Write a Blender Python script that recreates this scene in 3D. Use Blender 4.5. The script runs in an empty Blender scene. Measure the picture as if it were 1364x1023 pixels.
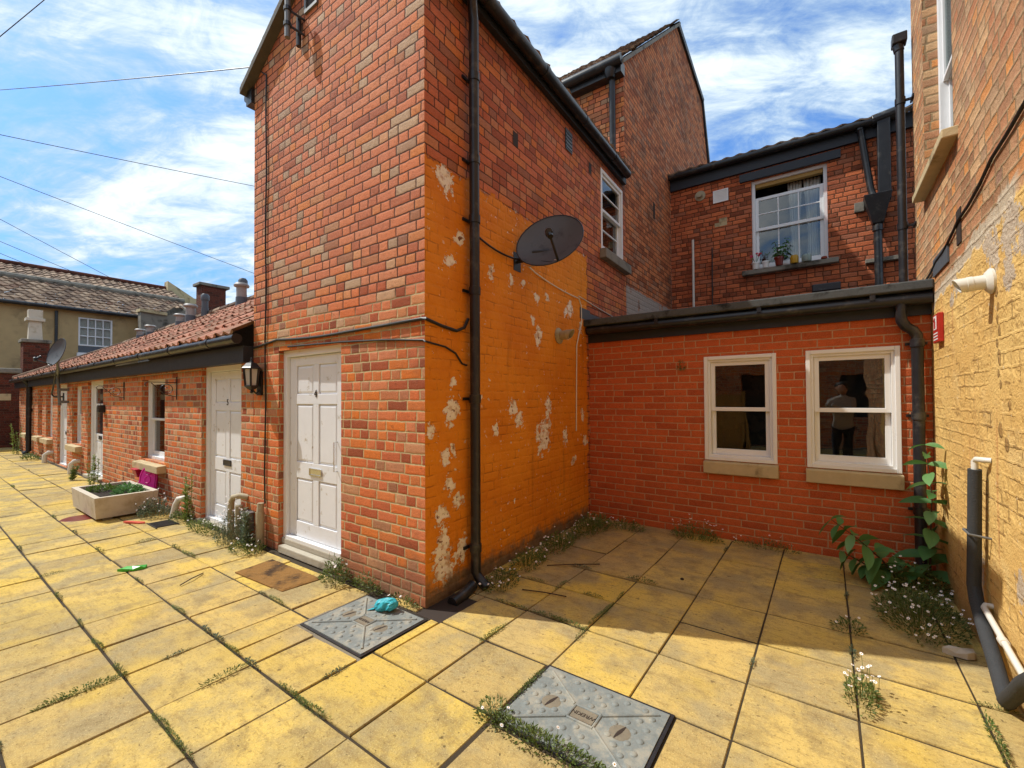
import bpy, math, random
from mathutils import Vector, Matrix
random.seed(7)
SC = bpy.context.scene
COL = SC.collection
R = math.radians

# ---------------------------------------------------------------- camera
cam_d = bpy.data.cameras.new('camera'); cam = bpy.data.objects.new('camera', cam_d); COL.objects.link(cam)
cam_d.sensor_width = 36; cam_d.lens = 585.0/1364*36; cam_d.shift_y = 10.3/1364
cam_d.clip_start = 0.02; cam_d.clip_end = 2000
YAW, PITCH, ROLL = R(35.6), R(0.9), R(0.3)
f0 = Vector((-math.sin(YAW), math.cos(YAW), 0)); r0 = Vector((math.cos(YAW), math.sin(YAW), 0)); u0 = Vector((0,0,1))
fw = f0*math.cos(PITCH)+u0*math.sin(PITCH); up = u0*math.cos(PITCH)-f0*math.sin(PITCH)
rt = r0*math.cos(ROLL)-up*math.sin(ROLL); up = up*math.cos(ROLL)+r0*math.sin(ROLL)
M = Matrix((rt, up, -fw)).transposed().to_4x4(); M.translation = (0,0,1.55)
cam.matrix_world = M
SC.camera = cam

# ---------------------------------------------------------------- node helper
class NT:
    def __init__(s, tree): s.t = tree
    def n(s, typ, **kw):
        nd = s.t.nodes.new(typ)
        for k, v in kw.items(): setattr(nd, k, v)
        return nd
    def put(s, sock, v):
        if v is None: return
        if isinstance(v, bpy.types.NodeSocket): s.t.links.new(v, sock)
        else:
            if isinstance(v, (tuple, list)) and len(v) == 3 and sock.type == 'RGBA': v = (*v, 1)
            sock.default_value = v
    def m(s, op, a, b=None, c=None, clamp=False):
        nd = s.n('ShaderNodeMath', operation=op, use_clamp=clamp)
        for i, v in enumerate((a, b, c)): s.put(nd.inputs[i], v)
        return nd.outputs[0]
    def vm(s, op, a, b=None, sc=None):
        nd = s.n('ShaderNodeVectorMath', operation=op)
        s.put(nd.inputs[0], a); s.put(nd.inputs[1], b)
        if sc is not None: s.put(nd.inputs['Scale'], sc)
        return nd.outputs['Value'] if op in ('LENGTH','DISTANCE','DOT_PRODUCT') else nd.outputs[0]
    def mix(s, f, a, b, mode='MIX'):
        nd = s.n('ShaderNodeMix', data_type='RGBA', blend_type=mode)
        s.put(nd.inputs[0], f); s.put(nd.inputs[6], a); s.put(nd.inputs[7], b)
        return nd.outputs[2]
    def ramp(s, f, stops, interp='LINEAR'):
        nd = s.n('ShaderNodeValToRGB'); cr = nd.color_ramp; cr.interpolation = interp
        while len(cr.elements) < len(stops): cr.elements.new(0.5)
        for e, (p, c) in zip(cr.elements, stops):
            e.position = p; e.color = (*c, 1) if not isinstance(c, (int, float)) else (c, c, c, 1)
        s.put(nd.inputs[0], f); return nd.outputs[0]
    def noise(s, v, scale, detail=3, rough=0.55, dist=0.0, color=False, dim='3D'):
        nd = s.n('ShaderNodeTexNoise', noise_dimensions=dim)
        s.put(nd.inputs['Vector'], v); nd.inputs['Scale'].default_value = scale
        nd.inputs['Detail'].default_value = detail; nd.inputs['Roughness'].default_value = rough
        nd.inputs['Distortion'].default_value = dist
        return nd.outputs['Color'] if color else nd.outputs['Fac']
    def step(s, v, lo, hi):
        nd = s.n('ShaderNodeMapRange', interpolation_type='SMOOTHSTEP')
        s.put(nd.inputs[0], v); s.put(nd.inputs[1], lo); s.put(nd.inputs[2], hi)
        nd.inputs[3].default_value = 0; nd.inputs[4].default_value = 1
        return nd.outputs[0]
    def xyz(s, v):
        nd = s.n('ShaderNodeSeparateXYZ'); s.put(nd.inputs[0], v); return nd.outputs
    def comb(s, x=0.0, y=0.0, z=0.0):
        nd = s.n('ShaderNodeCombineXYZ')
        s.put(nd.inputs[0], x); s.put(nd.inputs[1], y); s.put(nd.inputs[2], z); return nd.outputs[0]
    def white(s, v):
        nd = s.n('ShaderNodeTexWhiteNoise', noise_dimensions='3D'); s.put(nd.inputs[0], v); return nd.outputs
    def bump(s, h, strength=1.0, dist=0.01, normal=None):
        nd = s.n('ShaderNodeBump'); nd.inputs['Strength'].default_value = strength
        nd.inputs['Distance'].default_value = dist; s.put(nd.inputs['Height'], h)
        if normal is not None: s.put(nd.inputs['Normal'], normal)
        return nd.outputs[0]

def S(r, g, b, k=1.0):
    f = lambda c: (c/255/12.92 if c <= 10.3 else ((c/255+.055)/1.055)**2.4)*k
    return (f(r), f(g), f(b))

# ---------------------------------------------------------------- world, sun, exposure
K, MM = 0.68, 0.29                          # sunlight travels along (K, MM, -1)
ELEV = math.atan(1/math.hypot(K, MM)); AZ = math.atan2(-K, -MM)
W = bpy.data.worlds.new('World'); SC.world = W; W.use_nodes = True
w = NT(W.node_tree); W.node_tree.nodes.clear()
sky = w.n('ShaderNodeTexSky', sky_type='NISHITA'); sky.sun_disc = False
sky.sun_elevation = ELEV; sky.sun_rotation = AZ; sky.air_density = 1.0; sky.dust_density = 0.6; sky.ozone_density = 2.2
tc = w.n('ShaderNodeTexCoord')
d = w.xyz(tc.outputs['Generated'])
zz = w.m('ADD', w.m('MAXIMUM', d[2], 0.0), 0.22)
px = w.m('DIVIDE', d[0], zz); py = w.m('DIVIDE', d[1], zz)
# cirrus drawn out along one wind direction
a = w.m('ADD', w.m('MULTIPLY', px, 0.82), w.m('MULTIPLY', py, 0.57)); b = w.m('SUBTRACT', w.m('MULTIPLY', py, 0.82), w.m('MULTIPLY', px, 0.57))
p1 = w.comb(w.m('MULTIPLY', a, 0.75), w.m('MULTIPLY', b, 1.5), 3.7)
n1 = w.noise(p1, 1.9, 10, 0.62, 0.7)
n2 = w.noise(w.comb(w.m('MULTIPLY', a, 3.6), w.m('MULTIPLY', b, 5.6), 1.0), 1.7, 9, 0.66, 0.5)
n3 = w.noise(w.comb(px, py, 9.0), 0.42, 3, 0.5)
cover = w.m('ADD', w.m('ADD', w.m('MULTIPLY', n1, 0.62), w.m('MULTIPLY', n2, 0.36)), w.m('MULTIPLY', n3, 0.26))
cov = w.step(cover, 0.475, 0.66)
thick = w.step(cover, 0.555, 0.77)
blue = w.mix(1.0, sky.outputs[0], w.mix(w.step(d[2], 0.0, 0.55), (0.20, 0.31, 0.43), (0.37, 0.55, 0.74)), 'MULTIPLY')
cl = w.mix(thick, (1.75, 2.3, 2.8), (3.75, 3.95, 3.95))
skyc = w.mix(w.m('MULTIPLY', cov, 0.93), blue, cl)
bg = w.n('ShaderNodeBackground'); bg.inputs[1].default_value = 0.15
w.put(bg.inputs[0], skyc)
wo = w.n('ShaderNodeOutputWorld'); w.put(wo.inputs[0], bg.outputs[0])
sl = bpy.data.lights.new('sun', 'SUN'); sl.energy = 2.15; sl.angle = R(0.5); sl.color = (1, .965, .88)
so = bpy.data.objects.new('sun', sl); COL.objects.link(so); so.location = (-20, -10, 30)
so.rotation_euler = Vector((K, MM, -1)).to_track_quat('-Z', 'Y').to_euler()
SC.view_settings.view_transform = 'Standard'; SC.view_settings.look = 'None'
SC.view_settings.exposure = 1.16; SC.view_settings.gamma = 1

# ---------------------------------------------------------------- materials
MATS = {}
def newmat(name):
    m = bpy.data.materials.new(name); m.use_nodes = True; m.node_tree.nodes.clear()
    t = NT(m.node_tree); out = t.n('ShaderNodeOutputMaterial'); MATS[name] = m
    return m, t, out
def princ(t, out, color, rough=0.6, normal=None, metal=0.0, spec=0.5):
    p = t.n('ShaderNodeBsdfPrincipled'); t.put(p.inputs['Base Color'], color); t.put(p.inputs['Roughness'], rough)
    p.inputs['Metallic'].default_value = metal; p.inputs['Specular IOR Level'].default_value = spec
    if normal is not None: t.put(p.inputs['Normal'], normal)
    t.put(out.inputs[0], p.outputs[0]); return p
def plain(name, col, rough=0.5, var=0.12, scale=12, bump=0.0, metal=0.0, spec=0.5, dirt=None, dscale=3.0, dlo=.5, dhi=.75):
    m, t, out = newmat(name); o = t.n('ShaderNodeTexCoord').outputs['Object']
    nz = t.noise(o, scale, 5, 0.6)
    c = t.mix(nz, tuple(x*(1-var) for x in col), tuple(min(1, x*(1+var)) for x in col))
    if dirt is not None:
        c = t.mix(t.step(t.noise(o, dscale, 6, 0.65), dlo, dhi), c, dirt)
    nrm = t.bump(t.noise(o, scale*3, 6, 0.65), 0.6, bump) if bump else None
    r = t.m('ADD', rough-.08, t.m('MULTIPLY', nz, .16), clamp=True)
    princ(t, out, c, r, nrm, metal, spec); return m

def bricks(t, uv, w_, h_, mort, split, wob=0.006, seed=0.0):
    """irregular brick field: returns (brick factor 0..1, random per brick, second random, height)"""
    nz = t.noise(uv, 9, 3, 0.6, color=True)
    nz2 = t.noise(uv, 45, 2, 0.6, color=True)
    q = t.vm('ADD', uv, t.vm('SCALE', t.vm('SUBTRACT', nz, (.5,.5,.5)), sc=wob*2.2))
    q = t.vm('ADD', q, t.vm('SCALE', t.vm('SUBTRACT', nz2, (.5,.5,.5)), sc=wob*0.9))
    x = t.xyz(q); u, v = x[0], x[1]
    vr = t.m('DIVIDE', v, h_); row = t.m('FLOOR', vr); fv = t.m('MULTIPLY', t.m('FRACT', vr), h_)
    rr = t.white(t.comb(row, seed, 3.3))[0]
    ur = t.m('ADD', t.m('DIVIDE', u, w_), t.m('ADD', t.m('MULTIPLY', row, 0.5), t.m('MULTIPLY', rr, 0.34)))
    cell = t.m('FLOOR', ur); fu = t.m('FRACT', ur)
    r1 = t.white(t.comb(cell, row, 7.0+seed))[0]
    sp = t.m('LESS_THAN', r1, split)
    sub = t.m('FLOOR', t.m('MULTIPLY', fu, 2.0))
    fu2 = t.m('FRACT', t.m('MULTIPLY', fu, 2.0))
    fuu = t.m('ADD', t.m('MULTIPLY', sp, fu2), t.m('MULTIPLY', t.m('SUBTRACT', 1.0, sp), fu))
    bw = t.m('MULTIPLY', w_, t.m('SUBTRACT', 1.0, t.m('MULTIPLY', sp, .5)))
    du = t.m('MULTIPLY', t.m('MINIMUM', fuu, t.m('SUBTRACT', 1.0, fuu)), bw)
    dv = t.m('MINIMUM', fv, t.m('SUBTRACT', h_, fv))
    dd = t.m('MINIMUM', du, dv)
    bf = t.step(dd, mort*0.5-0.0015, mort*0.5+0.0030)
    idv = t.comb(t.m('ADD', cell, t.m('MULTIPLY', t.m('MULTIPLY', sub, sp), .37)), row, 1.0+seed)
    wn = t.white(idv)
    rnd = wn[0]; rnd2 = t.xyz(wn[1])[0]
    soft = t.step(dd, mort*0.3, mort*0.5+0.016)
    return bf, rnd, rnd2, soft

def brick_mat(name, pal, mortar, w_=.235, h_=.081, mort=.010, split=.35, wob=.006, bump=.012, seed=0.0,
              mortar2=None, mv=None, pal2=None, stain=None, overlay=None, var=.35, rough=.88, height_tint=None):
    m, t, out = newmat(name)
    uv = t.n('ShaderNodeUVMap').outputs[0]; x = t.xyz(uv)
    bf, rnd, rnd2, soft = bricks(t, uv, w_, h_, mort, split, wob, seed)
    c = t.ramp(rnd, pal)
    if pal2 is not None:
        c = t.mix(t.step(t.m('ADD', x[1], t.m('MULTIPLY', t.m('SUBTRACT', rnd2, .5), .5)), mv-.25, mv+.35), c, t.ramp(rnd, pal2))
    fine = t.noise(uv, 60, 5, 0.65); med = t.noise(uv, 14, 4, 0.6); big = t.noise(uv, 1.3, 5, 0.6)
    lum = t.m('ADD', 1-var*.5, t.m('MULTIPLY', rnd2, var))
    c = t.mix(1.0, c, t.comb(lum, lum, lum), 'MULTIPLY')
    g = t.m('ADD', .42, t.m('MULTIPLY', t.m('ADD', fine, med), .58))
    c = t.mix(1.0, c, t.comb(g, g, g), 'MULTIPLY')
    sp1 = t.noise(uv, 150, 3, .7)
    c = t.mix(t.m('MULTIPLY', t.step(sp1, .55, .66), .40), c, S(104,64,46,.5))
    c = t.mix(t.m('MULTIPLY', t.step(sp1, .46, .36), .22), c, S(240,200,170,.85))
    # worn arrises, chips and dark pits
    c = t.mix(t.m('MULTIPLY', t.step(med, .60, .72), .45), c, tuple(k*.45 for k in pal[0][1]))
    c = t.mix(t.m('MULTIPLY', t.step(t.noise(uv, 30, 3, .6), .66, .74), .5), c, S(225,190,150,.6))
    mc = mortar
    if mortar2 is not None:
        mm = t.step(t.m('ADD', x[1], t.m('MULTIPLY', t.m('SUBTRACT', big, .5), 1.2)), mv-.12, mv+.12)
        mc = t.mix(mm, mortar, mortar2)
    mc = t.mix(t.m('MULTIPLY', t.noise(uv, 22, 4, .6), .7), mc, S(90,62,40,.5))
    col = t.mix(bf, mc, c)
    if stain is not None:
        sv = t.step(t.noise(uv, 0.9, 5, 0.62), stain[1], stain[2])
        col = t.mix(t.m('MULTIPLY', sv, stain[3]), col, stain[0])
    if height_tint is not None:        # ragged tint ramping in over a height range: (v0, v1, colour, amount)
        sv = t.m('MULTIPLY', t.step(t.m('ADD', x[1], t.m('MULTIPLY', t.m('SUBTRACT', t.noise(uv, 3, 5, .65), .5), .9)), height_tint[0], height_tint[1]), height_tint[3])
        col = t.mix(sv, col, height_tint[2])
    hgt = t.m('ADD', t.m('ADD', t.m('MULTIPLY', bf, .55), t.m('MULTIPLY', soft, .25)), t.m('ADD', t.m('MULTIPLY', fine, .50), t.m('MULTIPLY', med, .55)))
    hgt = t.m('ADD', t.m('ADD', hgt, t.m('MULTIPLY', sp1, .5)), t.m('MULTIPLY', rnd2, .25))
    rg = rough
    if overlay is not None:
        col, hgt, rg = overlay(t, uv, x, col, hgt, bf, soft, rnd2, fine, med, big)
    princ(t, out, col, rg, t.bump(hgt, 0.9, bump), spec=.3)
    return m

def peel_spots(t, uv, spots, wob=.10):
    """ragged blots at listed (u, v, radius): below 1 inside"""
    q = t.vm('ADD', uv, t.vm('SCALE', t.vm('SUBTRACT', t.noise(uv, 5, 3, .6, color=True), (.5,.5,.5)), sc=wob*2.6))
    acc = None
    for (su, sv, r) in spots:
        dd = t.vm('DISTANCE', t.vm('MULTIPLY', q, (1,.8,0)), (su, sv*.8, 0)); f = t.m('DIVIDE', dd, r*1.15)
        acc = f if acc is None else t.m('MINIMUM', acc, f)
    return t.m('ADD', acc, t.m('MULTIPLY', t.m('SUBTRACT', t.noise(uv, 17, 6, .72), .5), wob*34))

ORANGE = S(242,152,36,.86); ORANGE2 = S(230,134,24,.82)
W2_SPOTS = [(2.52,3.29,.09),(2.68,2.87,.05),(2.55,2.66,.05),(3.13,2.68,.055),(3.44,2.70,.05),(3.67,2.69,.035),(3.92,2.64,.055),(4.15,2.66,.035),
  (4.74,2.62,.07),(4.62,2.57,.05),(3.84,2.36,.04),(3.96,2.2,.07),(3.46,1.46,.08),(3.58,1.34,.07),(4.18,1.51,.075),(4.16,1.38,.05),(4.08,1.15,.13),(4.03,1.04,.08),(3.95,1.18,.06),(2.57,1.71,.035),(2.60,1.48,.09),
  (2.38,1.3,.05),(2.48,1.09,.05),(2.60,1.13,.035),(2.46,.63,.06),(2.54,.88,.06),(3.18,1.25,.06),(4.58,1.1,.07),(2.47,.42,.09),(2.65,.72,.06),(2.5,.25,.12),(2.7,.3,.07),(5.05,1.35,.05),(5.15,1.0,.05),(4.8,.8,.05),(2.88,2.45,.03),(2.88,2.30,.03),(5.02,2.45,.05)]
def w2_overlay(t, uv, x, col, hgt, bf, soft, rnd2, fine, med, big):
    e = t.m('MULTIPLY', t.m('SUBTRACT', t.noise(uv, 6, 6, .70), .5), .30)
    top = t.m('SUBTRACT', 1.0, t.step(t.m('ADD', x[1], e), 3.385, 3.415))
    far = t.m('SUBTRACT', 1.0, t.step(t.m('ADD', x[0], e), 5.20, 5.23))
    paint = t.m('MULTIPLY', top, far)
    sp = peel_spots(t, uv, W2_SPOTS)
    peel = t.m('SUBTRACT', 1.0, t.step(sp, .78, .86))
    fl_ = t.m('MULTIPLY', t.step(t.noise(uv, 17, 4, .62), .635, .66), t.step(t.noise(uv, 1.6, 3, .6), .47, .58))
    peel = t.m('MAXIMUM', peel, fl_)
    core = t.m('MULTIPLY', t.m('SUBTRACT', 1.0, t.step(sp, .4, .8)), t.step(t.noise(uv, 21, 3, .55), .58, .64))
    # rubbed away low down: render and dirt show at the foot of the wall
    foot = t.m('SUBTRACT', 1.0, t.step(t.m('ADD', x[1], t.m('MULTIPLY', t.m('SUBTRACT', t.noise(uv, 5, 5, .7), .5), .5)), .06, .22))
    scr = t.m('MULTIPLY', t.step(t.noise(uv, 8, 6, .7), .62, .68), t.m('SUBTRACT', 1.0, t.step(x[1], .5, 1.5)))
    pc = t.mix(t.step(big, .35, .68), ORANGE, ORANGE2)
    pc = t.mix(t.m('MULTIPLY', t.step(t.noise(uv, 3.2, 5, .6), .55, .75), .45), pc, S(244,160,60,.85))
    pc = t.mix(t.m('MULTIPLY', t.step(t.noise(t.vm('MULTIPLY', uv, (7,.8,1)), 1.0, 4, .6), .56, .74), .4), pc, S(180,100,16,.68))
    joint = t.m('MULTIPLY', t.m('SUBTRACT', 1.0, bf), t.step(t.noise(uv, 5, 5, .65), .46, .62))
    pc = t.mix(t.m('MULTIPLY', joint, .5), pc, S(140,70,14,.6))
    pc = t.mix(t.m('MULTIPLY', t.step(t.noise(uv, 55, 4, .7), .58, .70), .3), pc, S(150,84,20,.6))
    wc = t.mix(t.step(t.noise(uv, 12, 3, .6), .50, .66), S(246,236,224,.92), S(218,184,156,.82))
    pl = t.mix(core, wc, t.mix(fine, S(120,80,50,.6), S(180,110,70,.6)))
    pc = t.mix(peel, pc, pl)
    pc = t.mix(t.m('MULTIPLY', scr, .65), pc, t.mix(fine, S(214,160,110,.7), S(120,62,28,.6)))
    pc = t.mix(foot, pc, t.mix(med, S(176,150,120,.7), S(96,66,44,.6)))
    c = t.mix(paint, col, pc)
    ph = t.m('ADD', t.m('ADD', t.m('MULTIPLY', soft, .30), t.m('MULTIPLY', fine, .40)), t.m('ADD', t.m('MULTIPLY', med, .9), t.m('MULTIPLY', peel, -.3)))
    mixh = t.m('ADD', t.m('MULTIPLY', paint, ph), t.m('MULTIPLY', t.m('SUBTRACT', 1.0, paint), hgt))
    # pale flakes left along the top of the paint and on the bricks beyond it
    edge = t.m('MULTIPLY', t.m('MULTIPLY', t.step(t.m('ADD', x[1], e), 3.33, 3.39), t.m('SUBTRACT', 1.0, t.step(t.m('ADD', x[1], e), 3.43, 3.48))), t.step(t.noise(uv, 6, 4, .6), .60, .66))
    edge = t.m('MULTIPLY', edge, t.m('SUBTRACT', 1.0, t.step(x[0], 5.4, 5.5)))
    c = t.mix(edge, c, S(226,205,180,.7))
    return c, mixh, .72

YEL = S(246,206,128,.84)
W3_SPOTS = [(3.58,2.39,.08),(3.50,2.34,.07),(3.66,2.42,.06),(3.24,2.40,.11),(3.27,2.22,.07),(3.05,2.30,.08),(3.94,.56,.09),(3.92,.42,.07),(3.2,.6,.06),(4.5,2.25,.05),(4.35,2.33,.06),(2.9,1.2,.08)]
HOLES = [(3.47,2.12,.022),(3.45,2.04,.018),(3.47,1.97,.022),(3.44,1.90,.026),(3.48,1.83,.02),(3.45,1.76,.03),(3.47,1.68,.02),(3.44,1.62,.02),(3.3,1.5,.02),(3.46,1.36,.035),(3.37,1.30,.03),(2.9,1.5,.03)]
def w3_overlay(t, uv, x, col, hgt, bf, soft, rnd2, fine, med, big):
    e = t.m('MULTIPLY', t.m('SUBTRACT', t.noise(uv, 5, 5, .65), .5), .24)
    top = t.m('ADD', 2.36, t.m('MULTIPLY', t.m('SUBTRACT', 4.8, x[0]), .10))
    dv = t.m('SUBTRACT', t.m('ADD', x[1], e), top)
    paint = t.m('MULTIPLY', t.m('SUBTRACT', 1.0, t.step(dv, -.012, .012)), t.step(t.m('ADD', x[0], e), 1.2, 1.25))
    band = t.m('MULTIPLY', t.m('SUBTRACT', 1.0, t.step(dv, .09, .12)), t.step(x[0], 3.05, 3.2))
    c = t.mix(band, col, t.mix(t.noise(uv, 30, 4, .6), S(240,228,205,.8), S(205,175,135,.75)))
    sp = peel_spots(t, uv, W3_SPOTS); peel = t.m('SUBTRACT', 1.0, t.step(sp, .9, 1.0))
    hp = peel_spots(t, uv, HOLES, .03); hole = t.m('SUBTRACT', 1.0, t.step(hp, .7, 1.0))
    pc = t.mix(t.step(big, .3, .7), YEL, S(240,190,108,.80))
    pc = t.mix(t.m('MULTIPLY', t.step(t.noise(uv, 2.6, 5, .6), .52, .72), .6), pc, S(246,214,146,.84))
    strk = t.m('MULTIPLY', t.step(t.noise(t.vm('MULTIPLY', uv, (9,.55,1)), 1.0, 4, .6), .58, .72), .55)
    pc = t.mix(strk, pc, S(216,142,88,.76))
    joint = t.m('MULTIPLY', t.m('SUBTRACT', 1.0, bf), t.step(t.noise(uv, 4.5, 6, .68), .52, .62))
    pc = t.mix(t.m('MULTIPLY', joint, .62), pc, S(136,88,40,.6))
    pc = t.mix(t.m('MULTIPLY', t.step(t.noise(uv, 26, 5, .7), .60, .68), .4), pc, S(176,116,60,.68))
    pc = t.mix(t.m('MULTIPLY', t.step(t.noise(uv, 19, 4, .6), .66, .70), .6), pc, S(246,232,204,.88))
    pc = t.mix(t.m('MULTIPLY', t.m('SUBTRACT', 1.0, t.step(t.m('ADD', x[1], t.m('MULTIPLY', big, .6)), .3, .75)), .5), pc, S(170,118,70,.66))
    pc = t.mix(peel, pc, t.mix(fine, S(238,226,205,.8), S(196,160,120,.7)))
    pc = t.mix(t.m('MULTIPLY', hole, .6), pc, S(150,96,50,.5))
    c = t.mix(paint, c, pc)
    ph = t.m('ADD', t.m('ADD', t.m('MULTIPLY', bf, t.m('MULTIPLY', t.step(t.noise(uv, 3.5, 4, .6), .42, .60), .8)), t.m('MULTIPLY', fine, .9)), t.m('ADD', t.m('MULTIPLY', med, .7), t.m('MULTIPLY', hole, -1.5)))
    mixh = t.m('ADD', t.m('MULTIPLY', paint, ph), t.m('MULTIPLY', t.m('SUBTRACT', 1.0, paint), hgt))
    return c, mixh, .8

def gable_overlay(t, uv, x, col, hgt, bf, soft, rnd2, fine, med, big):
    e = t.m('MULTIPLY', t.m('SUBTRACT', t.noise(uv, 6, 4, .65), .5), .10)
    mk = t.m('MULTIPLY', t.step(t.m('ADD', x[0], e), 6.74, 6.78), t.m('SUBTRACT', 1.0, t.step(t.m('ADD', x[1], e), 3.34, 3.37)))
    c = t.mix(t.m('MULTIPLY', mk, t.step(t.noise(uv, 5, 5, .7), .33, .42)), col, t.mix(fine, S(225,216,205,.75), S(170,140,120,.7)))
    return c, hgt, .88

P_W1 = [(0, S(196,112,80,.80)), (.10, S(216,126,88,.85)), (.28, S(230,140,100,.88)), (.46, S(232,136,86,.88)), (.60, S(224,144,106,.87)), (.74, S(224,136,72,.88)), (.85, S(186,152,124,.80)), (.94, S(206,172,138,.86)), (.97, S(230,142,80,.88)), (1, S(166,116,92,.76))]
P_W1L = [(0, S(176,88,52,.76)), (.14, S(210,104,60,.84)), (.30, S(226,124,78,.86)), (.46, S(232,122,58,.88)), (.60, S(224,138,96,.86)), (.74, S(228,124,40,.88)), (.84, S(200,128,92,.80)), (.92, S(216,158,114,.84)), (1, S(156,92,66,.72))]
P_W2 = [(0, S(190,100,66,.78)), (.25, S(212,112,70,.82)), (.5, S(222,126,86,.84)), (.68, S(222,126,54,.84)), (.9, S(204,136,98,.80)), (1, S(164,100,74,.74))]
P_W4 = [(0, S(204,92,44,.80)), (.5, S(216,104,50,.83)), (1, S(210,98,48,.82))]
P_W5 = [(0, S(166,86,54,.80)), (.3, S(206,106,64,.86)), (.6, S(222,120,72,.88)), (.85, S(190,108,74,.82)), (1, S(148,92,68,.76))]
P_G = [(0, S(180,98,60,.80)), (.25, S(214,120,72,.86)), (.5, S(226,134,80,.88)), (.68, S(220,134,80,.86)), (.85, S(196,134,98,.80)), (1, S(150,98,72,.74))]
P_W3 = [(0, S(190,136,96,.78)), (.2, S(222,166,122,.82)), (.4, S(212,138,92,.80)), (.55, S(232,186,136,.84)), (.7, S(192,154,120,.76)), (.85, S(230,152,82,.82)), (1, S(166,128,104,.74))]
brick_mat('front_brick', P_W1L, S(248,224,168,.90), pal2=P_W1, mortar2=S(120,74,54,.6), mv=2.35, mort=.0095, split=.38, wob=.007, bump=.014, var=.20,
          stain=(S(140,100,82,.6), .56, .75, .4), height_tint=(.45, .05, S(168,126,98,.62), .6))
brick_mat('cottage_brick', P_W1L, S(246,220,178,.86), mort=.014, split=.45, wob=.009, bump=.016, seed=5, var=.4, stain=(S(126,70,50,.5), .58, .76, .4))
brick_mat('painted_brick', P_W2, S(120,68,48,.6), mort=.0085, split=.30, wob=.007, bump=.011, seed=11, var=.26, overlay=w2_overlay,
          stain=(S(92,50,36,.5), .55, .75, .4), height_tint=(4.45, 5.1, S(84,52,38,.5), .7))  # tint darkens the brick towards the wall top
brick_mat('extension_brick', P_W4, S(244,190,144,.86), w_=.252, h_=.0785, mort=.0090, split=.06, wob=.0022, bump=.006, seed=17, var=.16)
brick_mat('rear_brick', P_W5, S(150,96,62,.55), mort=.011, split=.35, wob=.009, bump=.018, seed=23, var=.45, stain=(S(80,46,34,.45), .52, .72, .5))
brick_mat('gable_brick', P_G, S(120,80,56,.6), mort=.010, split=.4, wob=.007, bump=.014, seed=29, var=.5, overlay=gable_overlay,
          stain=(S(110,80,58,.5), .48, .70, .55))
brick_mat('right_brick', P_W3, S(226,190,140,.7), mort=.013, split=.5, wob=.012, bump=.014, seed=31, var=.36, overlay=w3_overlay, stain=(S(236,200,160,.8), .5, .72, .35))
brick_mat('dark_brick', [(0, S(92,40,28,.5)), (.5, S(136,58,38,.55)), (1, S(110,52,38,.5))], S(150,110,90,.5), mort=.011, seed=37, var=.4)

plain('black_plastic', (.012,.013,.016), .36, .4, 9, .001, spec=.5, dirt=(.075,.068,.058), dscale=7, dlo=.52, dhi=.74)
plain('black_timber', (.014,.017,.024), .55, .4, 10, .003, dirt=(.05,.05,.05), dlo=.6, dhi=.8)
plain('white_paint', (.78,.79,.80), .42, .05, 9, .0015, dirt=(.55,.49,.40), dlo=.62, dhi=.82)
plain('white_upvc', (.82,.81,.79), .30, .03, 6, dirt=(.62,.57,.48), dlo=.62, dhi=.86)
plain('door_white', (.77,.79,.83), .40, .06, 7, .0015, dirt=(.50,.46,.40), dscale=9, dlo=.60, dhi=.70)
plain('cream_sill', S(214,192,148,.78), .85, .16, 14, .006, dirt=S(140,120,80,.6), dlo=.52, dhi=.72)
plain('verge_grey', S(118,112,104,.5), .9, .3, 10, .006, dirt=S(70,66,58,.4))
plain('step_stone', S(196,188,170,.80), .88, .2, 12, .008, dirt=S(140,128,106,.6))
plain('grey_stone', S(160,152,138,.64), .9, .25, 12, .01, dirt=S(90,84,70,.5), dlo=.48, dhi=.7)
plain('roofing_felt', S(126,130,130,.36), .9, .4, 60, .006, dirt=S(60,62,60,.3), dscale=5, dlo=.5, dhi=.66)
plain('lead_sheet', S(112,120,130,.5), .55, .2, 6, .004)
plain('grey_metal', S(150,152,152,.55), .45, .15, 12, metal=.3)
plain('galvanised', S(186,182,178,.62), .55, .16, 10, dirt=S(140,136,132,.5))
plain('dish_grey', S(122,122,124,.42), .42, .22, 9, dirt=S(86,84,84,.35), dlo=.5, dhi=.74, dscale=6)
plain('chrome', (.62,.62,.62), .22, .05, 8, metal=1)
plain('dark_steel', (.05,.05,.055), .4, .3, 12, metal=.6)
plain('cover_steel', S(154,160,156,.60), .66, .38, 22, .005, dirt=S(186,182,166,.62), dlo=.46, dhi=.62, dscale=9, spec=.35)
plain('rust', S(160,148,126,.56), .9, .35, 26, .005, dirt=S(136,108,78,.5))
plain('slot_dark', (.03,.018,.012), .8)
plain('doormat', S(158,114,54,.74), .97, .35, 90, .010, dirt=S(92,62,28,.5), dlo=.45, dhi=.6)
plain('joint_soil', S(84,70,48,.5), .95, .4, 30, .01)
plain('trough_stone', S(222,210,190,.75), .85, .10, 14, .004, dirt=S(190,172,140,.7), dlo=.5, dhi=.75)
plain('soil', (.035,.024,.016), .95, .5, 40, .02)
plain('pink_plastic', S(252,70,182,.95), .32, .12, 8)
plain('magenta_plastic', S(226,30,150,.85), .4, .1, 8)
plain('crimson_plastic', S(206,20,66,.8), .4, .1, 8)
plain('turquoise_plastic', S(64,196,214,.75), .35, .12, 18, .01)
plain('bright_green', S(70,200,50,.7), .4, .15, 10)
plain('red_plastic', S(230,90,70,.75), .45)
plain('white_pipe', S(236,232,220,.8), .35, .06, 8, dirt=S(196,180,140,.7), dlo=.6, dhi=.8)
plain('weathered_pipe', S(196,182,150,.7), .7, .15, 10, .003, dirt=S(140,124,90,.6))
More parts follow.
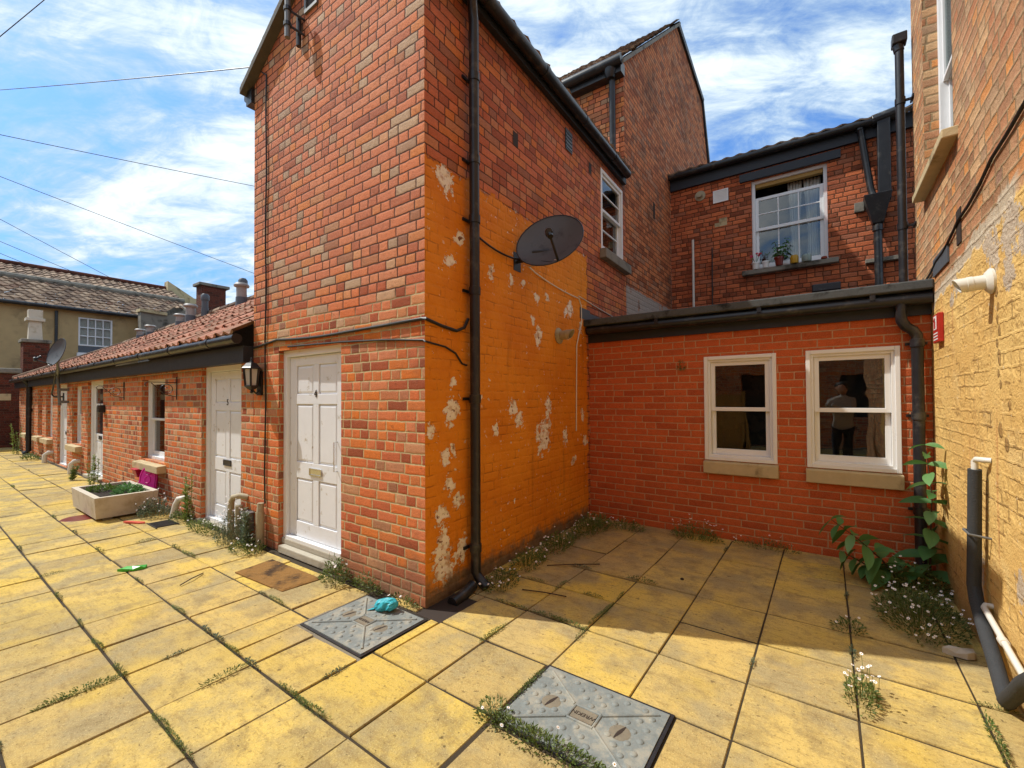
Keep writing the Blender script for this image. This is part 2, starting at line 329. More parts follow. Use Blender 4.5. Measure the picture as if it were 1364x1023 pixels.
plain('foam_lagging', (.035,.037,.040), .85, .35, 30, .006)
plain('tan_render', S(206,176,126,.72), .92, .2, 3, .004, dirt=S(150,128,94,.6), dlo=.5, dhi=.75, dscale=1.0)
plain('terracotta', S(170,74,48,.6), .8, .2, 14)
plain('grey_glaze', S(168,186,178,.7), .35, .05, 8)
plain('white_glaze', (.78,.78,.76), .3, .05, 8)
plain('brown_glaze', S(140,44,28,.6), .35, .15, 8)
plain('mustard_glaze', S(222,170,44,.7), .35, .12, 8)
plain('curtain_cloth', S(236,234,226,.85), .9, .06, 20)
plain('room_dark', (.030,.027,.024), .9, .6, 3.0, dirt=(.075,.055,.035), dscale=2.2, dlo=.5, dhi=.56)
plain('cream_timber', S(216,176,96,.7), .6, .12, 8)
plain('sign_red', S(206,44,30,.7), .45, .1, 9)
plain('sign_white', (.8,.8,.78), .45, .04, 9)
plain('fence_timber', S(190,150,80,.7), .85, .25, 14)
plain('twig', S(104,74,50,.5), .9, .3, 20)
plain('skin', S(214,160,130,.7), .55, .08, 20)
plain('shirt', S(206,200,190,.75), .9, .08, 14, .004)
plain('trousers', S(60,66,80,.5), .9, .15, 14, .004)
plain('hair', (.02,.014,.010), .6)
plain('cable_black', (.012,.012,.012), .5)
plain('white_petal', (.86,.84,.84), .6, .05, 30)
plain('pink_petal', S(222,60,90,.75), .6, .2, 30)

def tile_mat(name, pal, lich, lo, hi, amount):
    m, t, out = newmat(name)
    g = t.n('ShaderNodeNewGeometry'); o = t.n('ShaderNodeTexCoord').outputs['Object']
    c = t.ramp(g.outputs['Random Per Island'], pal)
    c = t.mix(t.m('MULTIPLY', t.step(t.noise(o, 5, 6, .7), lo, hi), amount), c, lich)
    c = t.mix(t.m('MULTIPLY', t.noise(o, 24, 5, .65), .5), c, tuple(k*.5 for k in pal[0][1]))
    princ(t, out, c, .88, t.bump(t.noise(o, 50, 5, .65), .5, .006), spec=.3)
tile_mat('red_tile', [(0, S(178,116,92,.70)), (.35, S(212,144,116,.80)), (.7, S(222,158,130,.82)), (.9, S(190,140,112,.72)), (1, S(160,116,96,.62))], S(176,152,122,.60), .46, .66, .75)
tile_mat('weathered_tile', [(0, S(120,92,76,.55)), (.4, S(176,146,120,.62)), (.75, S(206,176,146,.68)), (1, S(150,108,84,.6))], S(90,80,68,.5), .5, .72, .6)

def leaf_mat(name, a, b, c):
    m, t, out = newmat(name); g = t.n('ShaderNodeNewGeometry')
    col = t.ramp(g.outputs['Random Per Island'], [(0, a), (.6, b), (1, c)])
    dfs = t.n('ShaderNodeBsdfPrincipled'); t.put(dfs.inputs['Base Color'], col); dfs.inputs['Roughness'].default_value = .55
    tr = t.n('ShaderNodeBsdfTranslucent'); t.put(tr.inputs[0], col)
    mx = t.n('ShaderNodeMixShader'); mx.inputs[0].default_value = .3
    t.put(mx.inputs[1], dfs.outputs[0]); t.put(mx.inputs[2], tr.outputs[0]); t.put(out.inputs[0], mx.outputs[0])
leaf_mat('weed_leaf', (.06,.095,.018), (.12,.17,.03), (.20,.22,.06))
leaf_mat('dark_leaf', (.06,.12,.02), (.12,.20,.035), (.19,.25,.06))
leaf_mat('shrub_leaf', (.07,.19,.05), (.12,.27,.08), (.18,.34,.13))
leaf_mat('grey_leaf', (.08,.12,.07), (.14,.18,.10), (.2,.2,.12))
leaf_mat('lime_leaf', (.12,.2,.03), (.2,.28,.05), (.26,.3,.08))

m, t, out = newmat('window_glass')
fr = t.n('ShaderNodeFresnel'); fr.inputs[0].default_value = 2.15
gl = t.n('ShaderNodeBsdfGlossy'); gl.inputs['Roughness'].default_value = 0.015
o = t.n('ShaderNodeTexCoord').outputs['Object']
t.put(gl.inputs['Normal'], t.bump(t.noise(o, 2.2, 2, .5), .12, .02))
bkf = t.m('SUBTRACT', 1.0, t.n('ShaderNodeNewGeometry').outputs['Backfacing'])
tp = t.n('ShaderNodeBsdfTransparent'); tp.inputs[0].default_value = (.80,.84,.84,1)
mx = t.n('ShaderNodeMixShader'); t.put(mx.inputs[0], t.m('MULTIPLY', fr.outputs[0], bkf)); t.put(mx.inputs[1], tp.outputs[0]); t.put(mx.inputs[2], gl.outputs[0])
t.put(out.inputs[0], mx.outputs[0])
m, t, out = newmat('sky_glass')
fr = t.n('ShaderNodeFresnel'); fr.inputs[0].default_value = 2.2
gl = t.n('ShaderNodeBsdfGlossy'); gl.inputs['Roughness'].default_value = 0.02
bkf = t.m('SUBTRACT', 1.0, t.n('ShaderNodeNewGeometry').outputs['Backfacing'])
tp = t.n('ShaderNodeBsdfTransparent'); tp.inputs[0].default_value = (.84,.87,.87,1)
mx = t.n('ShaderNodeMixShader'); t.put(mx.inputs[0], t.m('MULTIPLY', fr.outputs[0], bkf)); t.put(mx.inputs[1], tp.outputs[0]); t.put(mx.inputs[2], gl.outputs[0])
t.put(out.inputs[0], mx.outputs[0])
m, t, out = newmat('lamp_glass')
p = princ(t, out, (.75,.74,.70), .5); p.inputs['Transmission Weight'].default_value = .35

# yellow concrete slabs
m, t, out = newmat('yellow_slab')
g = t.n('ShaderNodeNewGeometry'); o = t.n('ShaderNodeTexCoord').outputs['Object']
rp = g.outputs['Random Per Island']
c = t.ramp(rp, [(0, S(204,176,116,.66)), (.25, S(228,194,112,.72)), (.5, S(236,202,108,.75)), (.75, S(218,188,122,.70)), (.9, S(240,204,94,.77)), (1, S(194,168,118,.64))])
n1 = t.noise(o, 2.4, 6, .65); n2 = t.noise(t.vm('ADD', o, t.comb(rp, rp, rp)), 6, 6, .68); n3 = t.noise(o, 70, 4, .7)
c = t.mix(t.m('MULTIPLY', t.step(n1, .40, .64), .82), c, S(188,170,128,.62))
c = t.mix(t.m('MULTIPLY', t.step(t.noise(o, .55, 5, .7), .50, .62), .45), c, S(168,154,124,.58))
c = t.mix(t.m('MULTIPLY', t.step(n2, .48, .68), .65), c, S(172,148,102,.58))
c = t.mix(t.m('MULTIPLY', t.step(t.noise(o, 1.1, 4, .6), .50, .66), .6), c, S(244,204,82,.77))
n4 = t.noise(o, 170, 3, .7); n5 = t.noise(t.vm('MULTIPLY', o, (1,3.2,1)), 9, 6, .7)
c = t.mix(t.m('MULTIPLY', t.step(n5, .50, .66), .42), c, S(168,136,84,.58))
c = t.mix(t.m('MULTIPLY', t.step(n3, .52, .68), .42), c, S(134,106,60,.55))
c = t.mix(t.m('MULTIPLY', t.step(n4, .54, .70), .38), c, S(252,230,160,.9))
c = t.mix(t.m('MULTIPLY', t.step(t.noise(o, 16, 3, .6), .66, .72), .6), c, S(110,88,60,.5))
c = t.mix(t.m('MULTIPLY', t.step(t.noise(o, 38, 4, .7), .64, .69), .7), c, S(92,78,52,.45))
h = t.m('ADD', t.m('ADD', t.m('MULTIPLY', n3, .9), t.m('MULTIPLY', n4, .5)), t.m('MULTIPLY', n2, 1.2))
princ(t, out, c, .9, t.bump(h, .55, .006), spec=.25)

# ---------------------------------------------------------------- mesh helpers
ROOTLOC = {}
def V(*a): return Vector(a)
class MB:
    def __init__(s): s.v = []; s.f = []
    def poly(s, pts):
        i = len(s.v); s.v += [Vector(p) for p in pts]; s.f.append(list(range(i, i+len(pts))))
    def hexa(s, p):      # 8 points: bottom ring 0-3, top ring 4-7
        i = len(s.v); s.v += [Vector(q) for q in p]
        for q in ((3,2,1,0),(4,5,6,7),(0,1,5,4),(1,2,6,5),(2,3,7,6),(3,0,4,7)): s.f.append([i+k for k in q])
    def box(s, x0, x1, y0, y1, z0, z1):
        s.hexa([(x0,y0,z0),(x1,y0,z0),(x1,y1,z0),(x0,y1,z0),(x0,y0,z1),(x1,y0,z1),(x1,y1,z1),(x0,y1,z1)])
    def fbox(s, F, u0, u1, z0, z1, n0, n1):
        s.hexa([F(u0,z0,n1),F(u1,z0,n1),F(u1,z0,n0),F(u0,z0,n0),F(u0,z1,n1),F(u1,z1,n1),F(u1,z1,n0),F(u0,z1,n0)])
    def tube(s, pts, r, seg=10, cap=True, hollow=False):
        pts = [Vector(p) for p in pts]; n = len(pts); rs = r if isinstance(r, (list, tuple)) else [r]*n
        i0 = len(s.v); prev = None
        for k, p in enumerate(pts):
            d = (pts[min(k+1, n-1)]-pts[max(k-1, 0)]).normalized()
            if prev is None:
                a = Vector((0,0,1)) if abs(d.z) < .9 else Vector((1,0,0)); x = d.cross(a).normalized()
            else:
                x = (prev - d*prev.dot(d)).normalized()
            prev = x; y = d.cross(x)
            for j in range(seg):
                t_ = 2*math.pi*j/seg; s.v.append(p + (x*math.cos(t_)+y*math.sin(t_))*rs[k])
        for k in range(n-1):
            for j in range(seg):
                a = i0+k*seg+j; b = i0+k*seg+(j+1) % seg; s.f.append([a, b, b+seg, a+seg])
        if cap:
            s.f.append([i0+j for j in range(seg)][::-1]); s.f.append([i0+(n-1)*seg+j for j in range(seg)])
    def lathe(s, base, prof, seg=16, axis=(0,0,1)):
        ax = Vector(axis).normalized(); a = Vector((0,0,1)) if abs(ax.z) < .9 else Vector((1,0,0))
        x = ax.cross(a).normalized(); y = ax.cross(x); b = Vector(base); i0 = len(s.v)
        for (r, h) in prof:
            for j in range(seg):
                t_ = 2*math.pi*j/seg; s.v.append(b+ax*h+(x*math.cos(t_)+y*math.sin(t_))*r)
        for k in range(len(prof)-1):
            for j in range(seg):
                p = i0+k*seg+j; q = i0+k*seg+(j+1) % seg; s.f.append([p, q, q+seg, p+seg])
        s.f.append([i0+j for j in range(seg)][::-1]); s.f.append([i0+(len(prof)-1)*seg+j for j in range(seg)])
    def blob(s, c, rx, ry, rz, seg=10, rings=6, jit=0.0):
        c = Vector(c); i0 = len(s.v); rr = random.Random(len(s.v)+int(c.x*97))
        for a in range(rings+1):
            t_ = math.pi*a/rings
            for j in range(seg):
                p_ = 2*math.pi*j/seg; k = 1+rr.uniform(-jit, jit)
                s.v.append(c+Vector((rx*math.sin(t_)*math.cos(p_)*k, ry*math.sin(t_)*math.sin(p_)*k, rz*math.cos(t_)*k)))
        for a in range(rings):
            for j in range(seg):
                p = i0+a*seg+j; q = i0+a*seg+(j+1) % seg; s.f.append([p, p+seg, q+seg, q])
    def build(s, name, mat, parent=None, bevel=0.0, smooth=False, seg=2):
        me = bpy.data.meshes.new(name); org = Vector((0,0,0))
        r_ = parent
        while r_ is not None:
            if r_.name in ROOTLOC: org = ROOTLOC[r_.name]; break
            r_ = r_.parent
        me.from_pydata([v-org for v in s.v], [], s.f)
        uvl = me.uv_layers.new(name='UVMap')
        for p in me.polygons:
            n = p.normal; ax = max(range(3), key=lambda k: abs(n[k]))
            for li in p.loop_indices:
                co = me.vertices[me.loops[li].vertex_index].co + org
                uvl.data[li].uv = ((co.y, co.z), (co.x, co.z), (co.x, co.y))[ax]
        if smooth:
            me.shade_smooth() if hasattr(me, 'shade_smooth') else None
        me.materials.append(MATS[mat]); me.update()
        o = bpy.data.objects.new(name, me); COL.objects.link(o)
        if smooth:
            for p in me.polygons: p.use_smooth = True
            try: me.set_sharp_from_angle(angle=R(40))
            except Exception: pass
        if parent is not None: o.parent = parent
        if bevel:
            b = o.modifiers.new('Bevel', 'BEVEL'); b.width = bevel; b.segments = seg; b.limit_method = 'ANGLE'
        return o

def root(name, label, cat, loc, group=None):
    o = bpy.data.objects.new(name, None); COL.objects.link(o); o.location = loc
    o.empty_display_size = .1
    o['label'] = label; o['category'] = cat
    if group: o['group'] = group
    ROOTLOC[o.name] = Vector(loc); return o
def tag(o, label, cat, group=None):
    o['label'] = label; o['category'] = cat
    if group: o['group'] = group
    return o
def structure(o): o['kind'] = 'structure'; return o

def frame(o, ux, n):
    o, ux, n = Vector(o), Vector(ux), Vector(n)
    return lambda u, z, d=0.0: o+ux*u+n*d+Vector((0,0,z))
W1F = frame((0,2.285,0), (1,0,0), (0,-1,0))
SK = -.0317
W2F = frame((-2.435-SK*2.285,0,0), (SK,1,0), (1,-SK,0))
W3F = frame((.76,0,0), (0,1,0), (-1,0,0))
W4F = frame((0,5.28,0), (1,0,0), (0,-1,0))
W5F = frame((0,9.3,0), (1,0,0), (0,-1,0))
GF = frame((-2.58,0,0), (0,1,0), (1,0,0))
TF = frame((-26,0,0), (0,1,0), (1,0,0))

def wall(mb, F, u0, u1, z0, z1, ops=(), depth=.12):
    us = sorted({u0, u1, *[o[0] for o in ops], *[o[1] for o in ops]}); zs = sorted({z0, z1, *[o[2] for o in ops], *[o[3] for o in ops]})
    for a, b in zip(us, us[1:]):
        for c, e in zip(zs, zs[1:]):
            mu, mz = (a+b)/2, (c+e)/2
            if any(o[0] < mu < o[1] and o[2] < mz < o[3] for o in ops): continue
            mb.poly([F(a,c), F(b,c), F(b,e), F(a,e)])
    for (a, b, c, e) in ops:
        mb.poly([F(a,c), F(a,e), F(a,e,-depth), F(a,c,-depth)]); mb.poly([F(b,c), F(b,c,-depth), F(b,e,-depth), F(b,e)])
        mb.poly([F(a,e), F(b,e), F(b,e,-depth), F(a,e,-depth)]); mb.poly([F(a,c), F(a,c,-depth), F(b,c,-depth), F(b,c)])

def rect_frame(mb, F, u0, u1, z0, z1, n0, n1, wd, wb=None, wt=None):
    wb = wd if wb is None else wb; wt = wd if wt is None else wt
    mb.fbox(F, u0, u0+wd, z0, z1, n0, n1); mb.fbox(F, u1-wd, u1, z0, z1, n0, n1)
    mb.fbox(F, u0+wd, u1-wd, z0, z0+wb, n0, n1); mb.fbox(F, u0+wd, u1-wd, z1-wt, z1, n0, n1)

def sash_window(rt_, F, u0, u1, z0, z1, n=-.09, fw=.045, sw=.035, up=(1,1), lo=(1,1), mat='white_paint', sill=None, gap=0.0, meet=.5, room=.35, sillmat='cream_sill', bead=None, low_bottom=.07, glass='window_glass'):
    mb = MB(); rect_frame(mb, F, u0, u1, z0, z1, n-.10, n, fw)
    if bead: rect_frame(mb, F, u0-.002, u1+.002, z0, z1+.002, n+.002, n+bead, fw*.62)
    w_ = mb.build('window', mat, rt_, bevel=.004)
    a, b = u0+fw, u1-fw; zb, zt = z0+fw, z1-fw-gap; zm = zb+(zt-zb)*meet
    for nm, s0, s1, no, (nc, nr), bot in (('upper_sash', zm-sw*.5, zt, n-.022, up, sw), ('lower_sash', zb, zm+sw*.5, n-.058, lo, low_bottom)):
        mb = MB(); rect_frame(mb, F, a+.001, b-.001, s0, s1, no-.034, no, sw, bot, sw)
        ga, gb, gz0, gz1 = a+sw, b-sw, s0+bot, s1-sw
        for i in range(1, nc):
            x = ga+(gb-ga)*i/nc; mb.fbox(F, x-.010, x+.010, gz0, gz1, no-.030, no-.004)
        for j in range(1, nr):
            z = gz0+(gz1-gz0)*j/nr
            for i in range(nc):
                xa = ga+(gb-ga)*i/nc+(.010 if i else 0); xb = ga+(gb-ga)*(i+1)/nc-(.010 if i < nc-1 else 0)
                mb.fbox(F, xa, xb, z-.010, z+.010, no-.029, no-.005)
        so_ = mb.build(nm, mat, w_, bevel=.003)
        g = MB(); g.fbox(F, ga-.004, gb+.004, gz0-.004, gz1+.004, no-.020, no-.016); g.build('pane', glass, w_)
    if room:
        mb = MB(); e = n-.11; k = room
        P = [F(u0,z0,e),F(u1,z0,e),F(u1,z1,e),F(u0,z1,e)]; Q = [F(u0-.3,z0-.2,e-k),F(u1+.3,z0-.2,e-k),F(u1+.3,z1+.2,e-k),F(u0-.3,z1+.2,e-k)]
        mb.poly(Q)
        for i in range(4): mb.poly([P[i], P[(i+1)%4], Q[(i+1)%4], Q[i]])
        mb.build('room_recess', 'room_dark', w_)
    if sill:
        su0, su1, sz0, sz1, sn = sill
        mb = MB(); mb.hexa([F(su0,sz0,sn),F(su1,sz0,sn),F(su1,sz0,n-.02),F(su0,sz0,n-.02),F(su0,sz1-.015,sn),F(su1,sz1-.015,sn),F(su1,sz1,n-.02),F(su0,sz1,n-.02)])
        mb.build('sill', sillmat, w_, bevel=.008)
    return w_

def text_mesh(name, txt, size, F, u, z, n, mat, parent, depth=.002, align='CENTER', mirror=False, T=None):
    cu = bpy.data.curves.new(name, 'FONT'); cu.body = txt; cu.size = size; cu.extrude = depth; cu.align_x = align; cu.align_y = 'CENTER'
    to = bpy.data.objects.new(name, cu); COL.objects.link(to)
    dg = bpy.context.evaluated_depsgraph_get(); me0 = bpy.data.meshes.new_from_object(to.evaluated_get(dg))
    bpy.data.objects.remove(to); bpy.data.curves.remove(cu)
    mb = MB()
    vs = [v.co.copy() for v in me0.vertices]
    for p in me0.polygons:
        if T: mb.poly([T(vs[i]) for i in p.vertices])
        else: mb.poly([F(u+vs[i].x, z+vs[i].y, n+vs[i].z) for i in p.vertices])
    bpy.data.meshes.remove(me0)
    return mb.build(name, mat, parent)

def panel_door(rt_, F, u0, u1, z0, z1, n, handle=None, numeral=None, plate=None, glazed=False, numz=None):
    fr_ = MB(); fwd = .065
    fr_.fbox(F, u0, u0+fwd, z0, z1, n-.06, n+.035); fr_.fbox(F, u1-fwd, u1, z0, z1, n-.06, n+.035); fr_.fbox(F, u0+fwd, u1-fwd, z1-fwd, z1, n-.06, n+.035)
    fr_.fbox(F, u0+fwd, u1-fwd, z0, z0+.035, n-.05, n+.05)
    fr_.build('door_frame', 'white_paint', rt_, bevel=.004)
    a, b, c, e = u0+fwd+.004, u1-fwd-.004, z0+.04, z1-fwd-.004
    W_, H_ = b-a, e-c
    mb = MB(); st = W_*.13; mid = W_*.10
    m0, m1 = a+W_/2-mid/2, a+W_/2+mid/2
    rails = [(0,.085),(.325,.415),(.735+.0,.79),(.95,1.0)] if not glazed else [(0,.085),(.36,.44),(.74,.78),(.95,1.0)]
    mb.fbox(F, a, b, c, e, n-.045, n-.016)
    mb.fbox(F, a, a+st, c, e, n-.0155, n); mb.fbox(F, b-st, b, c, e, n-.0155, n)
    for (r0_, r1_) in rails: mb.fbox(F, a+st, b-st, c+H_*r0_, c+H_*r1_, n-.0155, n)
    panes = []
    for k in range(3):
        z_0, z_1 = c+H_*rails[k][1], c+H_*rails[k+1][0]
        if not (glazed and k > 0): mb.fbox(F, m0, m1, z_0, z_1, n-.0155, n-.0005)
        for (p0, p1) in ((a+st, m0), (m1, b-st)) if not (glazed and k > 0) else ((a+st, b-st),):
            if glazed and k > 0: panes.append((p0, p1, z_0, z_1)); continue
            g = .028
            P = [F(p0+.006,z_0+.006,n-.0150),F(p1-.006,z_0+.006,n-.0150),F(p1-.006,z_1-.006,n-.0150),F(p0+.006,z_1-.006,n-.0150)]
            Q = [F(p0+g,z_0+g,n-.004),F(p1-g,z_0+g,n-.004),F(p1-g,z_1-g,n-.004),F(p0+g,z_1-g,n-.004)]
            for i in range(4): mb.poly([P[i],P[(i+1)%4],Q[(i+1)%4],Q[i]])
            mb.poly(Q)
    d_ = mb.build('door', 'door_white', rt_, bevel=.004)
    for (p0,p1,z_0,z_1) in panes:
        g = MB(); g.fbox(F, p0, p1, z_0, z_1, n-.015, n-.010); g.build('pane', 'dark_pane', d_)
    um = (a+b)/2
    if plate:
        z_ = c+H_*plate[0]; g = MB(); hw, hh = .105, .036
        rect_frame(g, F, um-hw, um+hw, z_-hh, z_+hh, n+.001, n+.012, .012); g.fbox(F, um-hw+.012, um+hw-.012, z_-hh+.012, z_+hh-.012, n+.001, n+.007)
        g.build('letter_plate', plate[1], d_, bevel=.002)
    if numeral:
        text_mesh('numeral', numeral, .105, F, um, c+H_*numz, n+.004, 'dark_steel', d_)
    if handle:
        hu, hz, hl = handle; g = MB()
        g.tube([F(hu,hz-hl/2,n), F(hu,hz-hl/2,n+.035), F(hu,hz+hl/2,n+.035), F(hu,hz+hl/2,n)], .0065, 8); g.build('handle', 'chrome', d_, smooth=True)
    return d_
plain('dark_pane', (.03,.032,.036), .08, .2, 4, spec=.7)

def tile_patch(mb, A, B, C, D, nu, nv, amp, th, rows=4, rnd=.004, lap=.25):
    A, B, C, D = map(Vector, (A, B, C, D)); nrm = (B-A).cross(D-A).normalized()
    if nrm.z < 0: nrm = -nrm
    at_ = lambda s, t_: (A*(1-s)+B*s)*(1-t_)+(D*(1-s)+C*s)*t_
    for j in range(nv):
        for i in range(nu):
            jz = random.uniform(-rnd, rnd); js = random.uniform(-.06, .06)
            i0 = len(mb.v)
            for (t_, lift) in (((j+js*.6)/nv, th), ((j+1+lap)/nv, 0.0)):
                for k in range(rows+1):
                    s = (i+k/rows)/nu; ph = k/rows*2*math.pi
                    mb.v.append(at_(s, min(t_, 1.01))+nrm*(amp*(math.cos(ph))+lift+jz))
            for k in range(rows+1): mb.v.append(mb.v[i0+k]-nrm*(th*1.15))
            r_ = rows+1
            for k in range(rows):
                mb.f.append([i0+k, i0+k+1, i0+r_+k+1, i0+r_+k]); mb.f.append([i0+2*r_+k, i0+2*r_+k+1, i0+k+1, i0+k])
            mb.f.append([i0, i0+r_, i0+2*r_]); 

def downpipe(rt_, F, u, n, z0, z1, r=.042, collars=(), mat='black_plastic', shoe=True, extra=None, name='downpipe'):
    mb = MB(); pts = [F(u,z0+.10,n), F(u,z1,n)]
    if shoe: pts = [F(u,z0+.02,n+.11), F(u,z0+.06,n+.05), F(u,z0+.12,n)] + pts[1:]
    if extra: pts = pts + extra
    mb.tube(pts, r, 14)
    for z in collars:
        mb.lathe(F(u,z-.035,n), [(r+.001,0),(r+.007,.002),(r+.007,.068),(r+.001,.07)], 14)
        mb.fbox(F, u-.075, u+.075, z-.012, z+.012, .002, .016); mb.fbox(F, u-.012, u+.012, z-.01, z+.01, .016, n)
    return mb.build(name, mat, rt_, smooth=True)

# ---------------------------------------------------------------- ground
gm = MB(); gm.poly([(-70,-50,-.0085),(50,-50,-.0085),(50,70,-.0085),(-70,70,-.0085)])
structure(gm.build('ground', 'joint_soil'))
XL = [-1.327+.478*k for k in range(-52, 6)]; XL = [x for x in XL] + [.60+.478*k for k in (1,)]
XL = sorted(x for x in XL if x < .3) + [.118+.482*k for k in (0,1,2)]
XL = [x for i, x in enumerate(XL) if i == 0 or x-XL[i-1] > .2]
YL = [.75-.475*k for k in range(12, 0, -1)] + [.75,1.22,1.708,2.212,2.695,3.175,3.65,4.13,4.60,5.0,5.45]
HOLES_G = [(-2.985,-2.290,1.615,2.185), (-1.345,-.615,1.665,2.2119), (-2.46,-2.20,2.20,2.60)]
def cut(rs, h):
    o_ = []
    for (a,b,c,e) in rs:
        if h[0] >= b or h[1] <= a or h[2] >= e or h[3] <= c: o_.append((a,b,c,e)); continue
        if a < h[0]: o_.append((a,h[0],c,e))
        if b > h[1]: o_.append((h[1],b,c,e))
        a2, b2 = max(a,h[0]), min(b,h[1])
        if c < h[2]: o_.append((a2,b2,c,h[2]))
        if e > h[3]: o_.append((a2,b2,h[3],e))
    return [q for q in o_ if q[1]-q[0] > .05 and q[3]-q[2] > .05]
sm = MB(); rg = random.Random(3)
for x0, x1 in zip(XL, XL[1:]):
    for y0, y1 in zip(YL, YL[1:]):
        if x1 < -2.3 and y0 > 2.15: continue
        if x1 < -2.5 and y1 > 2.285: y1 = min(y1, 2.28)
        if x0 > .7: continue
        rs = [(x0,x1,y0,y1)]
        for h in HOLES_G: rs = cut(rs, h)
        for (a,b,c,e) in rs:
            g = .0036+rg.uniform(0,.0026); a+=g; b-=g; c+=g*1.5; e-=g*1.5
            zt = rg.uniform(-.003,.003); t1, t2 = rg.uniform(-.0035,.0035), rg.uniform(-.0035,.0035); bv = .0035
            zz_ = lambda x, y: zt+t1*((x-x0)/.48-.5)*2+t2*((y-y0)/.48-.5)*2
            i = len(sm.v)
            for (p, q) in ((a,c),(b,c),(b,e),(a,e)): sm.v.append(V(p,q,-.02))
            for (p, q) in ((a,c),(b,c),(b,e),(a,e)): sm.v.append(V(p,q,zz_(p,q)-.005))
            for (p, q) in ((a+bv,c+bv),(b-bv,c+bv),(b-bv,e-bv),(a+bv,e-bv)): sm.v.append(V(p,q,zz_(p,q)))
            sm.f.append([i+8,i+9,i+10,i+11])
            for k in range(4):
                l = (k+1)%4; sm.f.append([i+k,i+l,i+4+l,i+4+k]); sm.f.append([i+4+k,i+4+l,i+8+l,i+8+k])
structure(sm.build('paving', 'yellow_slab'))

# ================================================================ BRICK HOUSE (door 4)
bh = root('brick_house', 'tall red brick house with white door 4 and orange painted flank', 'house', (-3.8, 2.4, 0))
mb = MB(); d4 = (-4.60, -3.50, 0.0, 2.055)
wall(mb, W1F, -5.15, -2.435, 0, 5.10, [d4], .16)
mb.poly([W1F(-5.15,5.10), W1F(-2.435,5.10), W1F(-3.79,5.86)])
mb.build('front_wall', 'front_brick', bh)
mb = MB(); wall(mb, W2F, 2.285, 6.73, -.05, 5.10, [(5.72,6.60,3.64,4.80)], .09)
mb.build('side_wall', 'painted_brick', bh)
mb = MB(); mb.poly([(-5.15,6.73,0),(-5.15,2.285,0),(-5.15,2.285,5.1),(-5.15,6.73,5.1)]); mb.build('side_wall', 'rear_brick', bh)
sash_window(bh, W2F, 5.72, 6.60, 3.64, 4.80, n=.006, fw=.05, sw=.04, sill=None, meet=.52, up=(1,2), lo=(1,2), glass='sky_glass')
mb = MB(); mb.fbox(W2F, 5.66, 6.72, 3.50, 3.635, 0, .10); mb.build('sill', 'grey_stone', bh, bevel=.01)
rf = MB()
tile_patch(rf, (-5.27,2.20,5.05),(-5.27,6.7,5.05),(-3.79,6.7,5.93),(-3.79,2.20,5.93), 20, 6, .016, .03)
tile_patch(rf, (-2.33,2.20,5.06),(-2.42,6.7,5.06),(-3.79,6.7,5.93),(-3.79,2.20,5.93), 20, 6, .016, .03)
rfo = rf.build('roof', 'weathered_tile', bh)
mb = MB()      # verge boards and undercloak on the gable
mb.hexa([(-5.30,2.19,4.98),(-5.30,2.32,4.98),(-3.79,2.32,5.87),(-3.79,2.19,5.87),(-5.30,2.19,5.045),(-5.30,2.32,5.045),(-3.79,2.32,5.945),(-3.79,2.19,5.945)])
mb.hexa([(-2.30,2.19,4.98),(-2.30,2.32,4.98),(-3.785,2.32,5.87),(-3.785,2.19,5.87),(-2.30,2.19,5.045),(-2.30,2.32,5.045),(-3.785,2.32,5.945),(-3.785,2.19,5.945)])
mb.build('verge', 'verge_grey', rfo)
mb = MB(); mb.box(-5.28,-5.155,2.25,6.7,4.86,5.02); mb.tube([(-5.30,2.26,4.98),(-5.30,6.7,4.98)], .055, 12); mb.build('gutter', 'black_plastic', bh, smooth=True)
mb = MB(); mb.fbox(W2F, 2.22, 6.62, 4.90, 5.06, .004, .06)
mb.build('fascia', 'black_timber', bh)
mb = MB(); mb.tube([W2F(2.18,5.0,.115), W2F(6.52,5.0,.115)], .060, 14)
for u in (2.9, 3.9, 4.9, 5.9): mb.tube([W2F(u,5.0,.115), W2F(u+.07,5.0,.115)], .066, 14)
mb.build('gutter', 'black_plastic', bh, smooth=True)
downpipe(bh, W2F, 2.79, .075, 0, 4.72, .042, (.32,1.55,2.45,3.05,3.55,4.25), shoe=True, extra=[W2F(2.77,4.82,.08), W2F(2.72,4.90,.11), W2F(2.72,4.97,.115)])
panel_door(bh, W1F, -4.60, -3.50, .13, 2.055, -.085, handle=(-3.685,1.02,.27), numeral='4', numz=.79, plate=(.37,'chrome'))
mb = MB(); mb.fbox(W1F, -4.55, -3.595, 0.0, .075, -.15, .028); mb.fbox(W1F, -4.598, -3.502, .0751, .135, -.15, -.03)
mb.build('door_step', 'step_stone', bh, bevel=.01)
mb = MB(); mb.fbox(W1F, -4.06, -3.90, 5.34, 5.62, .001, .006); mb.build('attic_vent_dark', 'slot_dark', bh)  # flat dark plate painted in for the shade of the recessed opening
mb = MB(); rect_frame(mb, W1F, -4.09, -3.87, 5.31, 5.65, .001, .022, .03); mb.build('vent_frame', 'grey_metal', bh)
for (u, z, r_) in ((3.53,4.12,.045),(5.35,4.62,.05)):
    mb = MB(); mb.fbox(W2F, u-.04, u+.05, z-.07, z+.07, .001, .004); mb.build('putlog_hole', 'slot_dark', bh)
mb = MB(); mb.fbox(W2F, 4.62, 4.80, 4.55, 4.80, .001, .012)
for k in range(5): mb.fbox(W2F, 4.63, 4.79, 4.57+k*.045, 4.585+k*.045, .012, .018)
mb.build('air_brick', 'dark_steel', bh)
mb = MB(); mb.fbox(W2F, 5.0, 5.29, 2.565, 2.70, .001, .012); mb.fbox(W2F, 5.29, 6.72, 2.565, 2.66, .001, .010); mb.build('lead_flashing', 'lead_sheet', bh)

